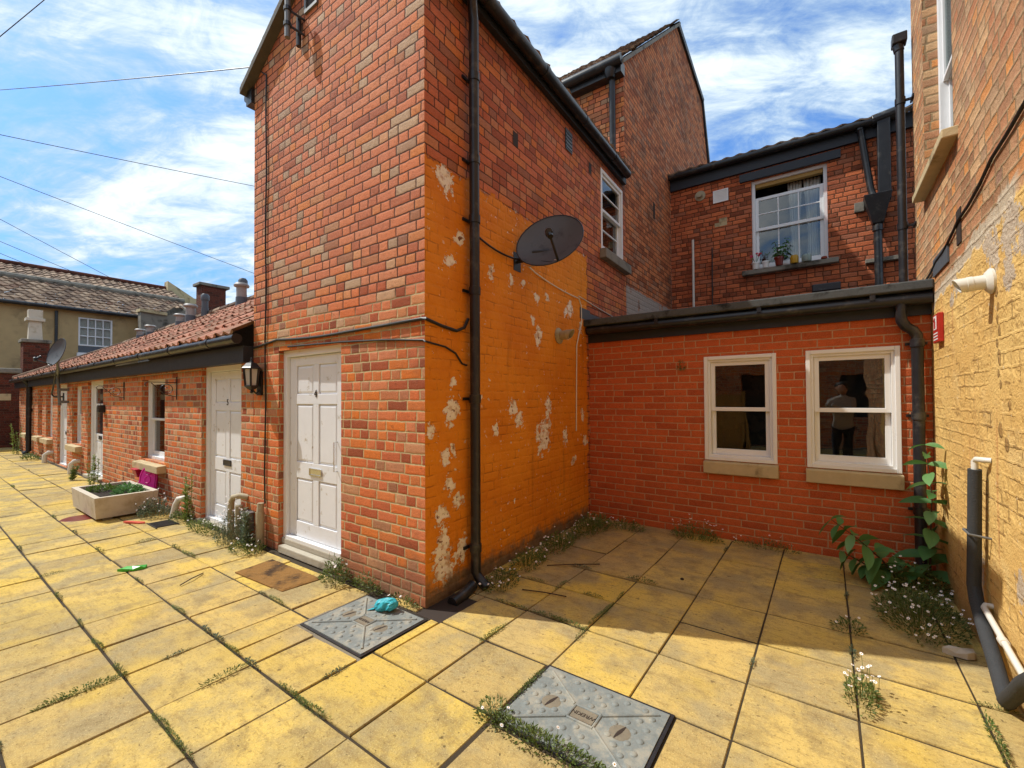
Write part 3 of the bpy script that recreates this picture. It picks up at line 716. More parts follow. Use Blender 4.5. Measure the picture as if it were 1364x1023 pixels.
# ================================================================ COTTAGE ROW
cr = root('cottage_row', 'row of low brick cottages with red pantile roof and white doors', 'cottages', (-13, 2.4, 0))
mb = MB()
ops = [(-6.58,-5.45,0,1.975), (-8.99,-7.93,.62,1.885), (-12.45,-11.28,0,1.955), (-13.85,-13.0,.60,1.875), (-15.42,-14.38,0,1.95), (-16.87,-16.03,.60,1.87), (-18.05,-17.4,.60,1.87), (-20.1,-19.3,.60,1.87)]
wall(mb, W1F, -21.3, -5.155, -.05, 2.12, ops, .14); mb.poly([(-21.3,5,0),(-21.3,2.285,0),(-21.3,2.285,2.12),(-21.3,5,2.12)])
mb.build('front_wall', 'cottage_brick', cr)
mb = MB(); mb.fbox(W1F, -21.4, -5.156, 1.965, 2.145, .003, .105); mb.build('fascia', 'black_timber', cr)
mb = MB(); mb.tube([W1F(-21.5,2.19,.165), W1F(-5.17,2.215,.165)], .056, 12)
for x in [-5.9-1.25*k for k in range(13)]: mb.tube([W1F(x,2.214,.165), W1F(x+.06,2.214,.165)], .063, 12)
mb.build('gutter', 'black_plastic', cr, smooth=True)
rf = MB()
ZE, RX = 2.262, 4.4
tile_patch(rf, (-20.6,2.09,2.235),(-5.155,2.09,ZE),(-5.155,RX,3.80),(-19.2,RX,3.44), 70, 9, .021, .030, rows=6, rnd=.006)
rfo = rf.build('roof', 'red_tile', cr)
mb = MB(); mb.poly([(-20.6,2.09,2.235),(-19.2,RX,3.44),(-20.8,RX,2.3)]); mb.poly([(-5.2,RX,3.78),(-19.2,RX,3.42),(-20.8,6.6,2.3),(-5.2,6.6,2.3)]); mb.build('roof_slope', 'weathered_tile', rfo)
mb = MB()
pts = [(-5.16-.45*k, RX, 3.83-.0256*.45*k*1.0) for k in range(32)]
for p, q in zip(pts, pts[1:]): mb.tube([V(*p), V(*q)+V(.02,0,0)], [.085,.078], 8)
pts = [V(-19.2,RX,3.46).lerp(V(-20.6,2.09,2.26), k/7) for k in range(8)]
for p, q in zip(pts, pts[1:]): mb.tube([p, q], [.08,.075], 8)
mb.build('ridge_tile', 'weathered_tile', rfo, smooth=True)
def roofvent(x, y, h, r, kind):
    z = 2.26+(3.8-.0256*(-5.16-x)-2.26)*(y-2.09)/(RX-2.09)
    mb = MB(); mb.lathe((x,y,z-.06), [(r*1.06,0),(r*1.02,h*.45)], 14); mb.build('vent_collar', 'lead_sheet', rfo, smooth=True)
    mb = MB(); cap_ = [(r*.92,h*.44),(r*.92,h*.85),(r*1.35,h*.86),(r*1.4,h*.92),(r*1.1,h)] if kind else [(r*.9,h*.1),(r*.9,h*.74),(r*1.15,h*.75),(r*1.2,h*.80),(r*1.2,h*.93),(r*.8,h)]
    mb.lathe((x,y,z-.06), cap_, 14); mb.build('vent_pipe', 'galvanised' if kind else 'lead_sheet', rfo, smooth=True)
for a_ in ((-16.9,4.25,.36,.10,1), (-15.8,4.2,.36,.10,1), (-13.5,4.2,.36,.10,1), (-12.35,4.05,.50,.105,1), (-12.15,4.28,.62,.075,0), (-10.2,4.3,.62,.075,0), (-9.55,4.0,.52,.10,1)): roofvent(*a_)
panel_door(cr, W1F, -6.58, -5.45, .03, 1.975, -.085, numeral='5', numz=.79, plate=(.385,'dark_steel'))
panel_door(cr, W1F, -12.45, -11.28, .05, 1.955, -.085, numeral='1', numz=.76, plate=(.40,'dark_steel'), glazed=True)
panel_door(cr, W1F, -15.42, -14.38, .0, 1.95, -.085, plate=(.40,'dark_steel'))
sash_window(cr, W1F, -8.99, -7.93, .62, 1.885, n=-.085, sill=(-9.02,-7.86,.485,.605,.11), room=.5, glass='sky_glass')
sash_window(cr, W1F, -13.85, -13.0, .60, 1.875, n=-.085, sill=(-13.9,-12.9,.46,.59,.11), up=(1,1), glass='sky_glass')
sash_window(cr, W1F, -16.87, -16.03, .60, 1.87, n=-.085, sill=(-16.92,-15.96,.46,.59,.11), glass='sky_glass')
sash_window(cr, W1F, -18.05, -17.4, .60, 1.87, n=-.085, sill=(-18.1,-17.33,.46,.59,.11), glass='sky_glass')
sash_window(cr, W1F, -20.1, -19.3, .60, 1.87, n=-.085, sill=(-20.15,-19.22,.46,.59,.11), glass='sky_glass')
downpipe(cr, W1F, -18.9, .07, 0, 1.96, .06, (.5,1.3), extra=[W1F(-18.9,2.05,.1), W1F(-18.9,2.16,.16)])
mb = MB(); mb.fbox(W1F, -6.62, -5.56, -.01, .03, -.08, .05); mb.fbox(W1F, -12.5, -11.3, -.01, .05, -.08, .06); mb.build('door_step', 'step_stone', cr, bevel=.008)

# ================================================================ SINGLE-STOREY EXTENSION
ex = root('flat_roof_extension', 'low red brick extension with grey felt roof and two white sash windows', 'extension', (-.9, 5.4, 0))
mb = MB(); o1 = (-1.115,-.420,.86,2.005); o2 = (-.163,.545,.855,2.01)
wall(mb, W4F, -2.60, .757, -.03, 2.50, [o1, o2], .10); mb.build('front_wall', 'extension_brick', ex)
for o_ in (o1, o2):
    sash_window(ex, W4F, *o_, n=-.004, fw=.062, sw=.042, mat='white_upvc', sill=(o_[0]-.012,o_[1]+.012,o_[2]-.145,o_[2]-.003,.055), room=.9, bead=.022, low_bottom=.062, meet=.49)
mb = MB(); mb.box(-2.62,.757,5.105,9.28,2.472,2.555); mb.build('roof', 'roofing_felt', ex, bevel=.012)
mb = MB(); mb.fbox(W4F, -2.56, .756, 2.27, 2.47, .003, .03); mb.build('fascia', 'black_timber', ex)
mb = MB(); mb.tube([W4F(-2.50,2.415,.105), W4F(.75,2.405,.105)], .055, 12)
for u in (-1.6,-.55,.35): mb.fbox(W4F, u-.02, u+.02, 2.42, 2.485, .05, .168)
mb.build('gutter', 'black_plastic', ex, smooth=True)
mb = MB(); mb.tube([W4F(.545,2.40,.105),W4F(.545,2.28,.105),W4F(.552,2.22,.10),W4F(.58,2.17,.09),W4F(.625,2.135,.078),W4F(.652,2.09,.07),W4F(.655,2.03,.07),W4F(.655,.10,.07),W4F(.655,.05,.09),W4F(.655,.02,.14)], .042, 14)
for z in (.55,1.38,2.02):
    mb.lathe(W4F(.655,z-.035,.07), [(.043,0),(.05,.002),(.05,.068),(.043,.07)], 14); mb.fbox(W4F, .58, .73, z-.012, z+.012, .002, .016)
mb.build('downpipe', 'black_plastic', ex, smooth=True)

# ================================================================ TALL GABLED HOUSE behind
th = root('gabled_house', 'taller weathered brick house with plain tiled gable behind the orange wall', 'house', (-4.5, 9, 0))
mb = MB(); mb.poly([GF(6.73,0),GF(12.9,0),GF(12.9,8.0),GF(12.25,9.40),GF(9.95,9.80),GF(6.73,6.95)]); mb.build('gable_wall', 'gable_brick', th)
mb = MB(); mb.poly([(-9,6.73,4),(-2.58,6.73,4),(-2.58,6.73,6.95),(-9,6.73,6.95)]); mb.build('front_wall', 'front_brick', th)
rf = MB(); tile_patch(rf, (-9,6.55,6.90),(-2.52,6.55,6.90),(-2.52,9.95,9.88),(-9,9.95,9.88), 26, 13, .012, .035, rows=4, rnd=.008)
rfo = rf.build('roof', 'weathered_tile', th)
mb = MB(); mb.hexa([(-2.70,6.55,6.80),(-2.50,6.55,6.80),(-2.50,9.95,9.76),(-2.70,9.95,9.76),(-2.70,6.55,6.87),(-2.50,6.55,6.87),(-2.50,9.95,9.83),(-2.70,9.95,9.83)]); mb.build('verge', 'grey_stone', rfo)
mb = MB(); P_ = [(9.95,9.80),(12.25,9.40),(12.9,8.0),(12.95,5.5)]
for (a, b) in zip(P_, P_[1:]):
    mb.hexa([(-2.75,a[0],a[1]-.06),(-2.53,a[0],a[1]-.06),(-2.53,b[0]+.05,b[1]-.06),(-2.75,b[0]+.05,b[1]-.06),(-2.75,a[0]+.02,a[1]+.08),(-2.53,a[0]+.02,a[1]+.08),(-2.53,b[0]+.12,b[1]+.06),(-2.75,b[0]+.12,b[1]+.06)])
mb.build('bargeboard', 'black_timber', rfo)
mb = MB(); mb.tube([(-9,6.52,6.86),(-2.53,6.52,6.86)], .08, 14); mb.box(-9,-2.56,6.56,6.725,6.70,6.88); mb.build('gutter', 'black_plastic', th, smooth=True)
mb = MB(); mb.tube([(-2.74,6.58,6.85),(-2.74,6.64,6.68),(-2.74,6.65,5.0)], .05, 14); mb.lathe((-2.74,6.58,6.66), [(.06,0),(.10,.08),(.11,.16)], 14)
mb.build('downpipe', 'black_plastic', th, smooth=True)
mb = MB(); mb.fbox(GF, 8.15, 8.25, 4.9, 5.2, .001, .006); mb.build('putlog_hole', 'slot_dark', th)

# ================================================================ REAR HOUSE with sash window over the flat roof
rh = root('rear_house', 'two storey dark red brick rear house with sash window above flat roof', 'house', (-.8, 9.6, 0))
mb = MB(); wo_ = (-1.10,.06,3.93,5.62); wall(mb, W5F, -2.575, 1.6, 2.2, 6.0, [wo_], .12); mb.build('front_wall', 'rear_brick', rh)
win = sash_window(rh, W5F, *wo_, n=-.06, fw=.055, sw=.055, up=(3,2), lo=(3,1), gap=.27, meet=.545, room=.9, sill=None, glass='sky_glass')
mb = MB(); mb.fbox(W5F, -1.26, .20, 3.83, 3.915, -.12, .12); mb.build('sill', 'grey_stone', win, bevel=.01)
mb = MB(); mb.fbox(W5F, -1.04, .0, 5.50, 5.565, -.20, -.105); mb.build('blind_roll', 'cream_timber', win)
for (u0, u1) in ((-.52,-.33),(-.27,-.05)):
    mb = MB(); N_ = 14; rowsz = [5.52,5.2,4.9,4.5,4.2,3.98]; i0 = len(mb.v)
    for q, z in enumerate(rowsz):
        pinch = 1-.45*min(1,q/3.0) if q < 4 else .55+.1*(q-3)
        for k in range(N_+1):
            uu = (u0+u1)/2+(k/N_-.5)*(u1-u0)*pinch*1.2; mb.v.append(W5F(uu, z, -.30+.025*math.sin(k*2.2)))
    for q in range(len(rowsz)-1):
        for k in range(N_): a = i0+q*(N_+1)+k; mb.f.append([a,a+1,a+N_+2,a+N_+1])
    co = mb.build('curtain', 'curtain_cloth', win, smooth=True); sd = co.modifiers.new('Solid','SOLIDIFY'); sd.thickness = .004
mb = MB(); mb.fbox(W5F, -1.29, .25, 5.62, 5.765, .001, .05); mb.build('lintel', 'black_timber', rh)
mb = MB(); mb.fbox(W5F, -2.57, 1.3, 5.80, 6.04, .002, .06); mb.build('fascia', 'black_timber', rh)
mb = MB(); mb.tube([W5F(-2.57,6.06,.14), W5F(.95,6.02,.14)], .065, 12); mb.build('gutter', 'black_plastic', rh, smooth=True)
rf = MB(); tile_patch(rf, (-2.6,9.10,6.09),(1.6,9.10,6.05),(1.6,12.5,6.95),(-2.6,12.5,6.99), 19, 12, .013, .022, rows=6, rnd=.006); rf.build('roof', 'weathered_tile', rh)
mb = MB(); rect_frame(mb, W5F, -1.76, -1.49, 5.36, 5.60, .001, .022, .02)
for k in range(7): mb.fbox(W5F, -1.74, -1.51, 5.385+k*.028, 5.402+k*.028, .002, .016)
mb.fbox(W5F, -1.745, -1.505, 5.375, 5.585, .0012, .004); mb.build('vent_grille', 'white_upvc', rh)
mb = MB(); mb.lathe(W5F(-2.0,5.58,0), [(.10,0),(.10,.02),(.05,.025),(.05,.10),(.02,.10)], 16, axis=(0,-1,0)); mb.build('flue_stub', 'weathered_pipe', rh, smooth=True)
mb = MB(); mb.tube([W5F(-2.14,2.6,.04), W5F(-2.14,4.72,.04)], .022, 8); mb.build('vent_pipe', 'white_pipe', rh, smooth=True)
mb = MB(); mb.tube([W5F(-1.80,3.3,.012), W5F(-1.79,4.5,.012)], .012, 6); mb.build('cable_clip', 'cable_black', rh)
mb = MB(); mb.fbox(W5F, -1.66, -1.52, 4.97, 5.045, .001, .003); mb.fbox(W5F, -1.74, -1.52, 4.89, 4.965, .001, .003); mb.build('pale_brick', 'cream_sill', rh)
mb = MB(); mb.tube([W5F(.50,6.02,.14),W5F(.52,5.9,.10),W5F(.63,4.95,.10),W5F(.66,4.80,.13)], .048, 12); mb.lathe(W5F(.505,5.93,.11), [(.05,0),(.06,.01),(.06,.07),(.05,.08)], 12); mb.build('downpipe', 'black_plastic', rh, smooth=True)
mb = MB(); mb.fbox(W5F, .72, .88, 4.70, 6.02, .04, .20); mb.tube([W5F(.66,6.02,.14),W5F(.95,6.06,.14)], .09, 12); mb.build('downpipe', 'black_plastic', rh, bevel=.01)
mb = MB(); mb.hexa([W5F(.64,4.34,.19),W5F(.78,4.34,.19),W5F(.78,4.34,.05),W5F(.64,4.34,.05),W5F(.53,4.80,.28),W5F(.89,4.80,.28),W5F(.89,4.80,.03),W5F(.53,4.80,.03)]); mb.build('hopper', 'black_plastic', rh, bevel=.012)
mb = MB(); mb.tube([W5F(.71,4.40,.12),W5F(.72,2.57,.12)], .055, 12); mb.lathe(W5F(.71,4.22,.12), [(.056,0),(.07,.01),(.07,.1),(.056,.11)], 12); mb.build('downpipe', 'black_plastic', rh, smooth=True)
mb = MB(); mb.fbox(W5F, -.18, .22, 3.36, 3.49, .001, .14); mb.build('vent_cowl', 'black_plastic', rh, bevel=.015)
mb = MB(); mb.fbox(W5F, .55, 1.0, 3.735, 3.80, .001, .10); mb.fbox(W5F, .42, .55, 4.62, 4.78, .001, .05); mb.build('stone_ledge', 'grey_stone', rh, bevel=.008)
mb = MB(); mb.tube([W5F(.50,2.57,.9),W5F(.50,2.74,.9),W5F(.53,2.82,.9),W5F(.60,2.86,.86),W5F(.76,2.90,.8)], .035, 10); mb.build('waste_pipe', 'white_pipe', rh, smooth=True)

# ================================================================ RIGHT-HAND HOUSE
rt = root('right_house', 'old brick house side wall with flaking yellow paint at lower half', 'house', (.9, 3, 0))
mb = MB(); wr = (4.35,5.45,3.44,5.3); wall(mb, W3F, -2.5, 6.05, -.05, 8.0, [wr], .16)
mb.poly([(.76,6.05,0),(3,6.05,0),(3,6.05,8),(.76,6.05,8)]); mb.build('side_wall', 'right_brick', rt)
sash_window(rt, W3F, *wr, n=-.10, fw=.05, sill=(4.22,5.50,3.35,3.43,.085), sillmat='cream_sill', room=.5)
downpipe(rt, W3F, 6.0, .10, 2.5, 5.18, .037, (3.3,4.6), shoe=False)
mb = MB(); mb.fbox(W3F, 5.94, 6.06, 5.19, 5.29, .04, .16); mb.tube([W3F(6.0,5.12,.10),W3F(6.0,5.24,.12)], .045, 12); mb.build('gutter_end', 'black_plastic', rt, bevel=.01)
mb = MB(); mb.fbox(W3F, 4.55, 5.10, 2.556, 2.70, .002, .012); mb.build('lead_flashing', 'lead_sheet', rt)
mb = MB(); mb.fbox(W3F, 4.18, 4.30, 2.60, 2.84, .001, .006); mb.build('air_brick', 'slot_dark', rt)

# ================================================================ TAN RENDERED BUILDING far left
tb = root('tan_building', 'tan rendered building with two weathered tile roofs and white paned window', 'building', (-27, 2, 0))
mb = MB(); tw = (4.45,5.56,3.93,5.15); wall(mb, TF, -14, 7.0, -.1, 5.45, [tw], .12); mb.poly([(-26,7,0),(-40,7,0),(-40,7,7),(-26,7,5.45)]); mb.build('front_wall', 'tan_render', tb)
wn = MB(); rect_frame(wn, TF, *tw, -.1, -.03, .06)
for i in range(1,4): u = tw[0]+.06+(tw[1]-tw[0]-.12)*i/4; wn.fbox(TF, u-.018, u+.018, tw[2]+.06, tw[3]-.06, -.085, -.04)
for j in range(1,3): z = tw[2]+.06+(tw[3]-tw[2]-.12)*j/3; wn.fbox(TF, tw[0]+.06, tw[1]-.06, z-.02, z+.02, -.084, -.042)
wo2 = wn.build('window', 'white_paint', tb)
mb = MB(); mb.fbox(TF, tw[0]+.05, tw[1]-.05, tw[2]+.05, tw[3]-.05, -.075, -.065); mb.build('pane', 'sky_glass', wo2)
mb = MB(); mb.fbox(TF, tw[0], tw[1], tw[2], tw[3], -.125, -.121); mb.build('curtain', 'curtain_cloth', wo2)
mb = MB(); mb.fbox(TF, 4.45, 5.56, 3.62, 3.92, .002, .02); mb.build('lead_apron', 'lead_sheet', wo2)
mb = MB(); mb.fbox(TF, 4.40, 5.60, 3.46, 3.615, 0, .16); mb.build('sill', 'white_paint', wo2)
rf = MB(); tile_patch(rf, (-25.75,-14,5.46),(-25.75,7.1,5.46),(-29,9.2,7.0),(-29,-14,7.0), 75, 9, .03, .05, rows=4, rnd=.012); r1 = rf.build('roof', 'weathered_tile', tb)
rf = MB(); tile_patch(rf, (-29.4,-14,6.7),(-29.4,9.7,6.7),(-33,9.7,8.4),(-33,-14,8.4), 80, 9, .03, .05, rows=4, rnd=.012); r2 = rf.build('roof', 'weathered_tile', tb)
mb = MB(); mb.tube([(-29,-14,7.06),(-29,9.2,7.06)], .14, 8); mb.build('ridge_tile', 'grey_stone', r1)
mb = MB(); mb.tube([(-33,-14,8.46),(-33,9.7,8.46)], .12, 8); mb.build('ridge_tile', 'dark_brick', r2)
mb = MB(); mb.hexa([(-33.2,9.5,7.9),(-32.6,9.5,7.9),(-32.6,11.1,7.4),(-33.2,11.1,7.4),(-33.2,9.5,8.85),(-32.6,9.5,8.85),(-32.6,11.0,7.95),(-33.2,11.0,7.95)]); mb.box(-33.3,-32.5,10.6,11.2,7.3,8.0); mb.build('coping', 'cream_sill', r2)
mb = MB(); mb.hexa([(-33,9.28,4),(-26.1,9.28,4),(-26.1,11.2,4),(-33,11.2,4),(-33,9.28,8.2),(-26.1,9.28,5.5),(-26.1,11.2,5.3),(-33,11.2,7.4)]); mb.build('end_wall', 'grey_stone', tb)
mb = MB(); mb.tube([(-25.72,-14,5.42),(-25.72,7.05,5.42)], .08, 10); mb.build('gutter', 'black_plastic', tb)
mb = MB(); mb.tube([TF(3.78,2.5,.05),TF(3.78,5.3,.05)], .05, 8); mb.build('downpipe', 'black_plastic', tb)

# ================================================================ other masonry at the far end
bw = root('boundary_wall', 'dark red brick yard wall with stone coping and pale stone band', 'wall', (-22.5, -2, 0))
mb = MB(); mb.box(-22.7,-22.3,-14,2.42,-.1,2.48); mb.build('wall', 'dark_brick', bw)
mb = MB(); mb.box(-22.78,-22.22,-14,2.44,2.483,2.66); mb.build('coping', 'grey_stone', bw, bevel=.04)
mb = MB(); mb.box(-22.4,-22.285,-14,2.2,1.58,1.80); mb.build('stone_band', 'cream_sill', bw)
cs = root('chimney_stack', 'small square brick chimney with pale pot at far end of cottages', 'chimney', (-22.6, 2.8, 0))
mb = MB(); mb.box(-22.95,-22.35,2.47,3.10,0,3.58); mb.build('stack', 'dark_brick', cs)
mb = MB(); mb.box(-23.0,-22.30,2.42,3.15,3.583,3.70); mb.build('cap', 'grey_stone', cs, bevel=.02)
mb = MB(); mb.hexa([(-22.80,2.60,3.70),(-22.5,2.60,3.70),(-22.5,2.95,3.70),(-22.80,2.95,3.70),(-22.78,2.63,4.35),(-22.52,2.63,4.35),(-22.52,2.92,4.35),(-22.78,2.92,4.35)])
mb.box(-22.86,-22.44,2.54,3.0,4.352,4.46); mb.box(-22.80,-22.5,2.60,2.95,4.461,4.75); mb.build('chimney_pot', 'trough_stone', cs, bevel=.01)
fc = root('chimney_stack', 'broad dark brick chimney rising behind the cottage roof ridge', 'chimney', (-22, 8.1, 0))
mb = MB(); mb.box(-22.6,-22,7.62,8.56,0,6.55); mb.build('stack', 'dark_brick', fc)
mb = MB(); mb.box(-22.68,-21.92,7.5,8.70,6.553,6.68); mb.build('cap', 'grey_stone', fc, bevel=.02)
pw = root('parapet_wall', 'dark weathered stone parapet stepping up towards the broad chimney', 'wall', (-25, 8, 0))
mb = MB(); mb.hexa([(-25.4,6.3,0),(-25,6.3,0),(-25,7.25,0),(-25.4,7.25,0),(-25.4,6.3,5.55),(-25,6.3,5.55),(-25,7.25,5.5),(-25.4,7.25,5.5)])
mb.hexa([(-25.4,7.25,0),(-25,7.25,0),(-25,11,0),(-25.4,11,0),(-25.4,7.25,5.5),(-25,7.25,5.5),(-25,9.2,6.5),(-25.4,9.2,6.5)]); mb.build('wall', 'grey_stone', pw)
mb = MB(); mb.hexa([(-25.5,6.25,5.553),(-24.9,6.25,5.553),(-24.9,7.25,5.503),(-25.5,7.25,5.503),(-25.5,6.25,5.68),(-24.9,6.25,5.68),(-24.9,7.25,5.63),(-25.5,7.25,5.63)]); mb.build('coping', 'cream_sill', pw)
ob = root('added_building', 'unseen brick building added across the yard to darken the window reflections', 'building', (-6, -6, 0))  # added out of view so the extension panes mirror something dark
mb = MB(); OF = frame((0,-5.2,0), (1,0,0), (0,1,0)); wall(mb, OF, -21, 6, 0, 5.5, [(-2.2,-.9,.0,2.3),(.3,1.4,1.0,2.2),(-5.5,-4.0,.8,2.2)], .25); mb.build('front_wall', 'cottage_brick', ob)
mb = MB(); mb.fbox(OF, -2.2,-.9,0,2.3,-.3,-.25); mb.fbox(OF,.3,1.4,1.0,2.2,-.3,-.25); mb.fbox(OF,-5.5,-4,.8,2.2,-.3,-.25); mb.build('window', 'dark_pane', ob)

tf = root('timber_fence', 'brown timber fence across the yard mirrored in left sash window', 'fence', (-2.6,-3.0,0))
mb = MB()
for k in range(11): mb.box(-3.3+k*.13, -3.18+k*.13, -3.02, -3.0, .05, 1.62)
mb.build('boards', 'fence_timber', tf)
mb = MB(); mb.box(-3.35,-1.85,-3.06,-3.021,.35,.43); mb.box(-3.35,-1.85,-3.06,-3.021,1.25,1.33); mb.build('rails', 'fence_timber', tf)
for x in (-3.4,-1.85):
    mb = MB(); mb.box(x-.05,x+.05,-3.1,-3.0,0,1.75); mb.build('post', 'fence_timber', tf)

# ================================================================ SATELLITE DISHES
def dish(name, label, loc, nrm, upv, wd, ht, wallpt, walln, lnb_dir, mat='dish_grey'):
    rt_ = root(name, label, 'satellite dish', loc)
    c = V(*loc); n = V(*nrm).normalized(); x = V(*upv).cross(n).normalized(); y = n.cross(x)
    mb = MB(); seg, rings = 40, 7; i0 = len(mb.v); dep = wd*.10
    for side in (0, 1):
        for k in range(rings+1):
            rr_ = k/rings
            for j in range(seg):
                t_ = 2*math.pi*j/seg
                mb.v.append(c+x*(wd/2*rr_*math.cos(t_))+y*(ht/2*rr_*math.sin(t_))+n*(dep*rr_*rr_-dep-(.006 if side else 0)))
    for side in (0, 1):
        b0 = i0+side*(rings+1)*seg
        for k in range(rings):
            for j in range(seg):
                a = b0+k*seg+j; b = b0+k*seg+(j+1)%seg; f = [a,b,b+seg,a+seg]; mb.f.append(f[::-1] if side else f)
    o0 = i0+rings*seg; o1 = i0+(2*rings+1)*seg
    for j in range(seg): a, b = o0+j, o0+(j+1)%seg; mb.f.append([a, o1+j, o1+(j+1)%seg, b])
    mb.build('reflector', mat, rt_, smooth=True)
    mb = MB(); mb.tube([c+x*(wd/2*math.cos(2*math.pi*j/32))+y*(ht/2*math.sin(2*math.pi*j/32)) for j in range(33)], .006, 6); mb.build('rim', 'dark_steel', rt_, smooth=True)
    foot = c-y*ht*.46-n*.0+x*lnb_dir*wd*.02; tip = c+n*wd*.46-y*ht*.40+x*lnb_dir*wd*.03
    mb = MB(); mb.tube([foot-n*dep*.1, tip-y*.03], .012, 8); mb.build('arm', 'dark_steel', rt_, smooth=True)
    mb = MB(); q = (c-tip).normalized(); mb.lathe(tip-q*.035, [(.030,0),(.036,.02),(.030,.05),(.020,.06),(.020,.09),(.032,.11),(.032,.125)], 12, axis=q); mb.tube([tip-y*.06, tip-y*.02], .026, 8); mb.build('receiver', 'black_plastic', rt_, smooth=True)
    mb = MB(); w0 = V(*wallpt); wn_ = V(*walln); bk = c-n*(dep+.02)-y*ht*.1
    mb.tube([w0, w0+wn_*.16, w0+wn_*.20+V(0,0,.06), bk], .018, 8)
    ux = wn_.cross(V(0,0,1)); mb.hexa([w0-ux*.06-V(0,0,.09),w0+ux*.06-V(0,0,.09),w0+ux*.06-V(0,0,.09)+wn_*.012,w0-ux*.06-V(0,0,.09)+wn_*.012,w0-ux*.06+V(0,0,.09),w0+ux*.06+V(0,0,.09),w0+ux*.06+V(0,0,.09)+wn_*.012,w0-ux*.06+V(0,0,.09)+wn_*.012])
    mb.build('bracket', 'dark_steel', rt_)
    return rt_, tip, foot
d1, tip1, foot1 = dish('satellite_dish', 'large grey satellite dish on orange painted wall beside the black downpipe', (-2.12,3.58,3.055), (.224,-.876,.429), (-.131,-.449,.883), .655, .61, (-2.48,3.55,2.90), (1,0,0), 1)
d2, tip2, foot2 = dish('satellite_dish', 'small dark grey satellite dish on pole at far eave of cottages', (-13.35,1.95,2.60), (.25,-.85,.25), (0,0,1), .56, .62, (-14.7,2.28,1.65), (0,-1,0), -1)
mb = MB(); mb.tube([(-14.2,2.14,1.45),(-14.2,2.10,2.1),(-13.6,2.02,2.25),(-13.5,1.98,2.5)], .028, 10); mb.box(-14.25,-14.15,2.12,2.28,1.5,1.56); mb.box(-14.25,-14.15,2.12,2.28,1.78,1.84); mb.build('pole', 'grey_metal', d2, smooth=True)

# ================================================================ WALL FITTINGS
lt = root('wall_lantern', 'black traditional wall lantern with frosted panes beside white door 4', 'lantern', (-4.98,2.285,1.8))
def LP(a, r, z): return V(-4.97+r*math.cos(a), 2.185+r*math.sin(a), z)
mb = MB()
for k in range(6):
    a = math.pi/6+k*math.pi/3; mb.tube([LP(a,.062,1.70), LP(a,.080,1.88)], (.011), 6)
mb.lathe((-4.97,2.185,1.88), [(.095,0),(.100,.008),(.088,.02),(.055,.06),(.020,.075),(.012,.10),(.016,.11),(.004,.125)], 6)
mb.lathe((-4.97,2.185,1.62), [(.008,0),(.020,.015),(.010,.03),(.045,.05),(.075,.075),(.070,.085)], 6)
mb.tube([(-4.97,2.27,1.66),(-4.97,2.23,1.62),(-4.97,2.19,1.66)], .011, 8); mb.box(-5.03,-4.93,2.262,2.283,1.60,1.86); mb.tube([(-4.97,2.27,1.84),(-4.97,2.23,1.90),(-4.97,2.19,1.90)], .010, 8)
mb.build('lantern_cage', 'black_plastic', lt)
mb = MB(); mb.lathe((-4.97,2.185,1.702), [(.055,0),(.072,.176)], 6); mb.build('lamp_glass', 'lamp_glass', lt)

def basket_bracket(x, label):
    r_ = root('hanging_basket_bracket', label, 'bracket', (x,2.285,1.7), 'iron basket brackets on the cottage wall')
    mb = MB(); mb.tube([W1F(x,1.56,.012),W1F(x,1.88,.012)], .007, 6); mb.tube([W1F(x,1.80,.01),W1F(x,1.80,.34),W1F(x,1.77,.37),W1F(x,1.74,.35)], .0055, 6)
    pts = []
    for k in range(26):
        a = k/25*math.pi*2.6; rr_ = .085*(1-k/34); pts.append(W1F(x,1.70+rr_*math.sin(a),.12+rr_*math.cos(a)))
    mb.tube(pts, .0045, 6); mb.tube([W1F(x,1.60,.012),W1F(x,1.63,.14),W1F(x,1.79,.30)], .005, 6)
    mb.build('bracket', 'dark_steel', r_)
basket_bracket(-7.42, 'black scrolled iron basket bracket between nearest cottage window and door 5')
basket_bracket(-9.90, 'black scrolled iron basket bracket left of the nearest cottage window')

mp = root('mast_pole', 'cut off grey mast pole on a bracket high on the brick gable', 'pole', (-4.15,2.25,5.0))
mb = MB(); mb.tube([(-4.19,2.155,5.05),(-4.19,2.155,5.44)], .026, 12, cap=True); mb.build('pole', 'grey_metal', mp, smooth=True)
mb = MB(); mb.tube([W1F(-4.17,5.02,.03),W1F(-4.17,5.30,.03)], .024, 10)
for z in (5.18, 5.33): mb.tube([(-4.19,2.155,z),W1F(-4.10,z-.07,.01)], .011, 6); mb.lathe((-4.19,2.155,z-.02), [(.027,0),(.036,.002),(.036,.038),(.027,.04)], 10)
mb.build('bracket', 'dark_steel', mp)

def tubeobj(name, label, cat, pts, r, mat, group=None, seg=8):
    c = V(*pts[0]); rt_ = tag(bpy.data.objects.new('x', None), label, cat, group); bpy.data.objects.remove(rt_)
    mb = MB(); mb.tube(pts, r, seg); o = mb.build(name, mat, None, smooth=True); return tag(o, label, cat, group)
def sag(a, b, n=14, s=.1):
    a, b = V(*a), V(*b); return [a.lerp(b, k/n)-V(0,0,s*4*(k/n)*(1-k/n)) for k in range(n+1)]
tubeobj('wall_cable', 'thick black cable looped across the brick above door 4', 'cable',
  [W1F(-5.14,2.12,.012)]+sag(W1F(-4.6,2.17,.014), W1F(-3.4,2.14,.014), 8, .015)+[W1F(-2.9,2.145,.014),W1F(-2.45,2.15,.014),(-2.415,2.27,2.15),W2F(2.45,2.12,.014),W2F(2.62,2.10,.02),W2F(2.72,2.14,.02),W2F(2.77,2.22,.02)], .013, 'cable_black')
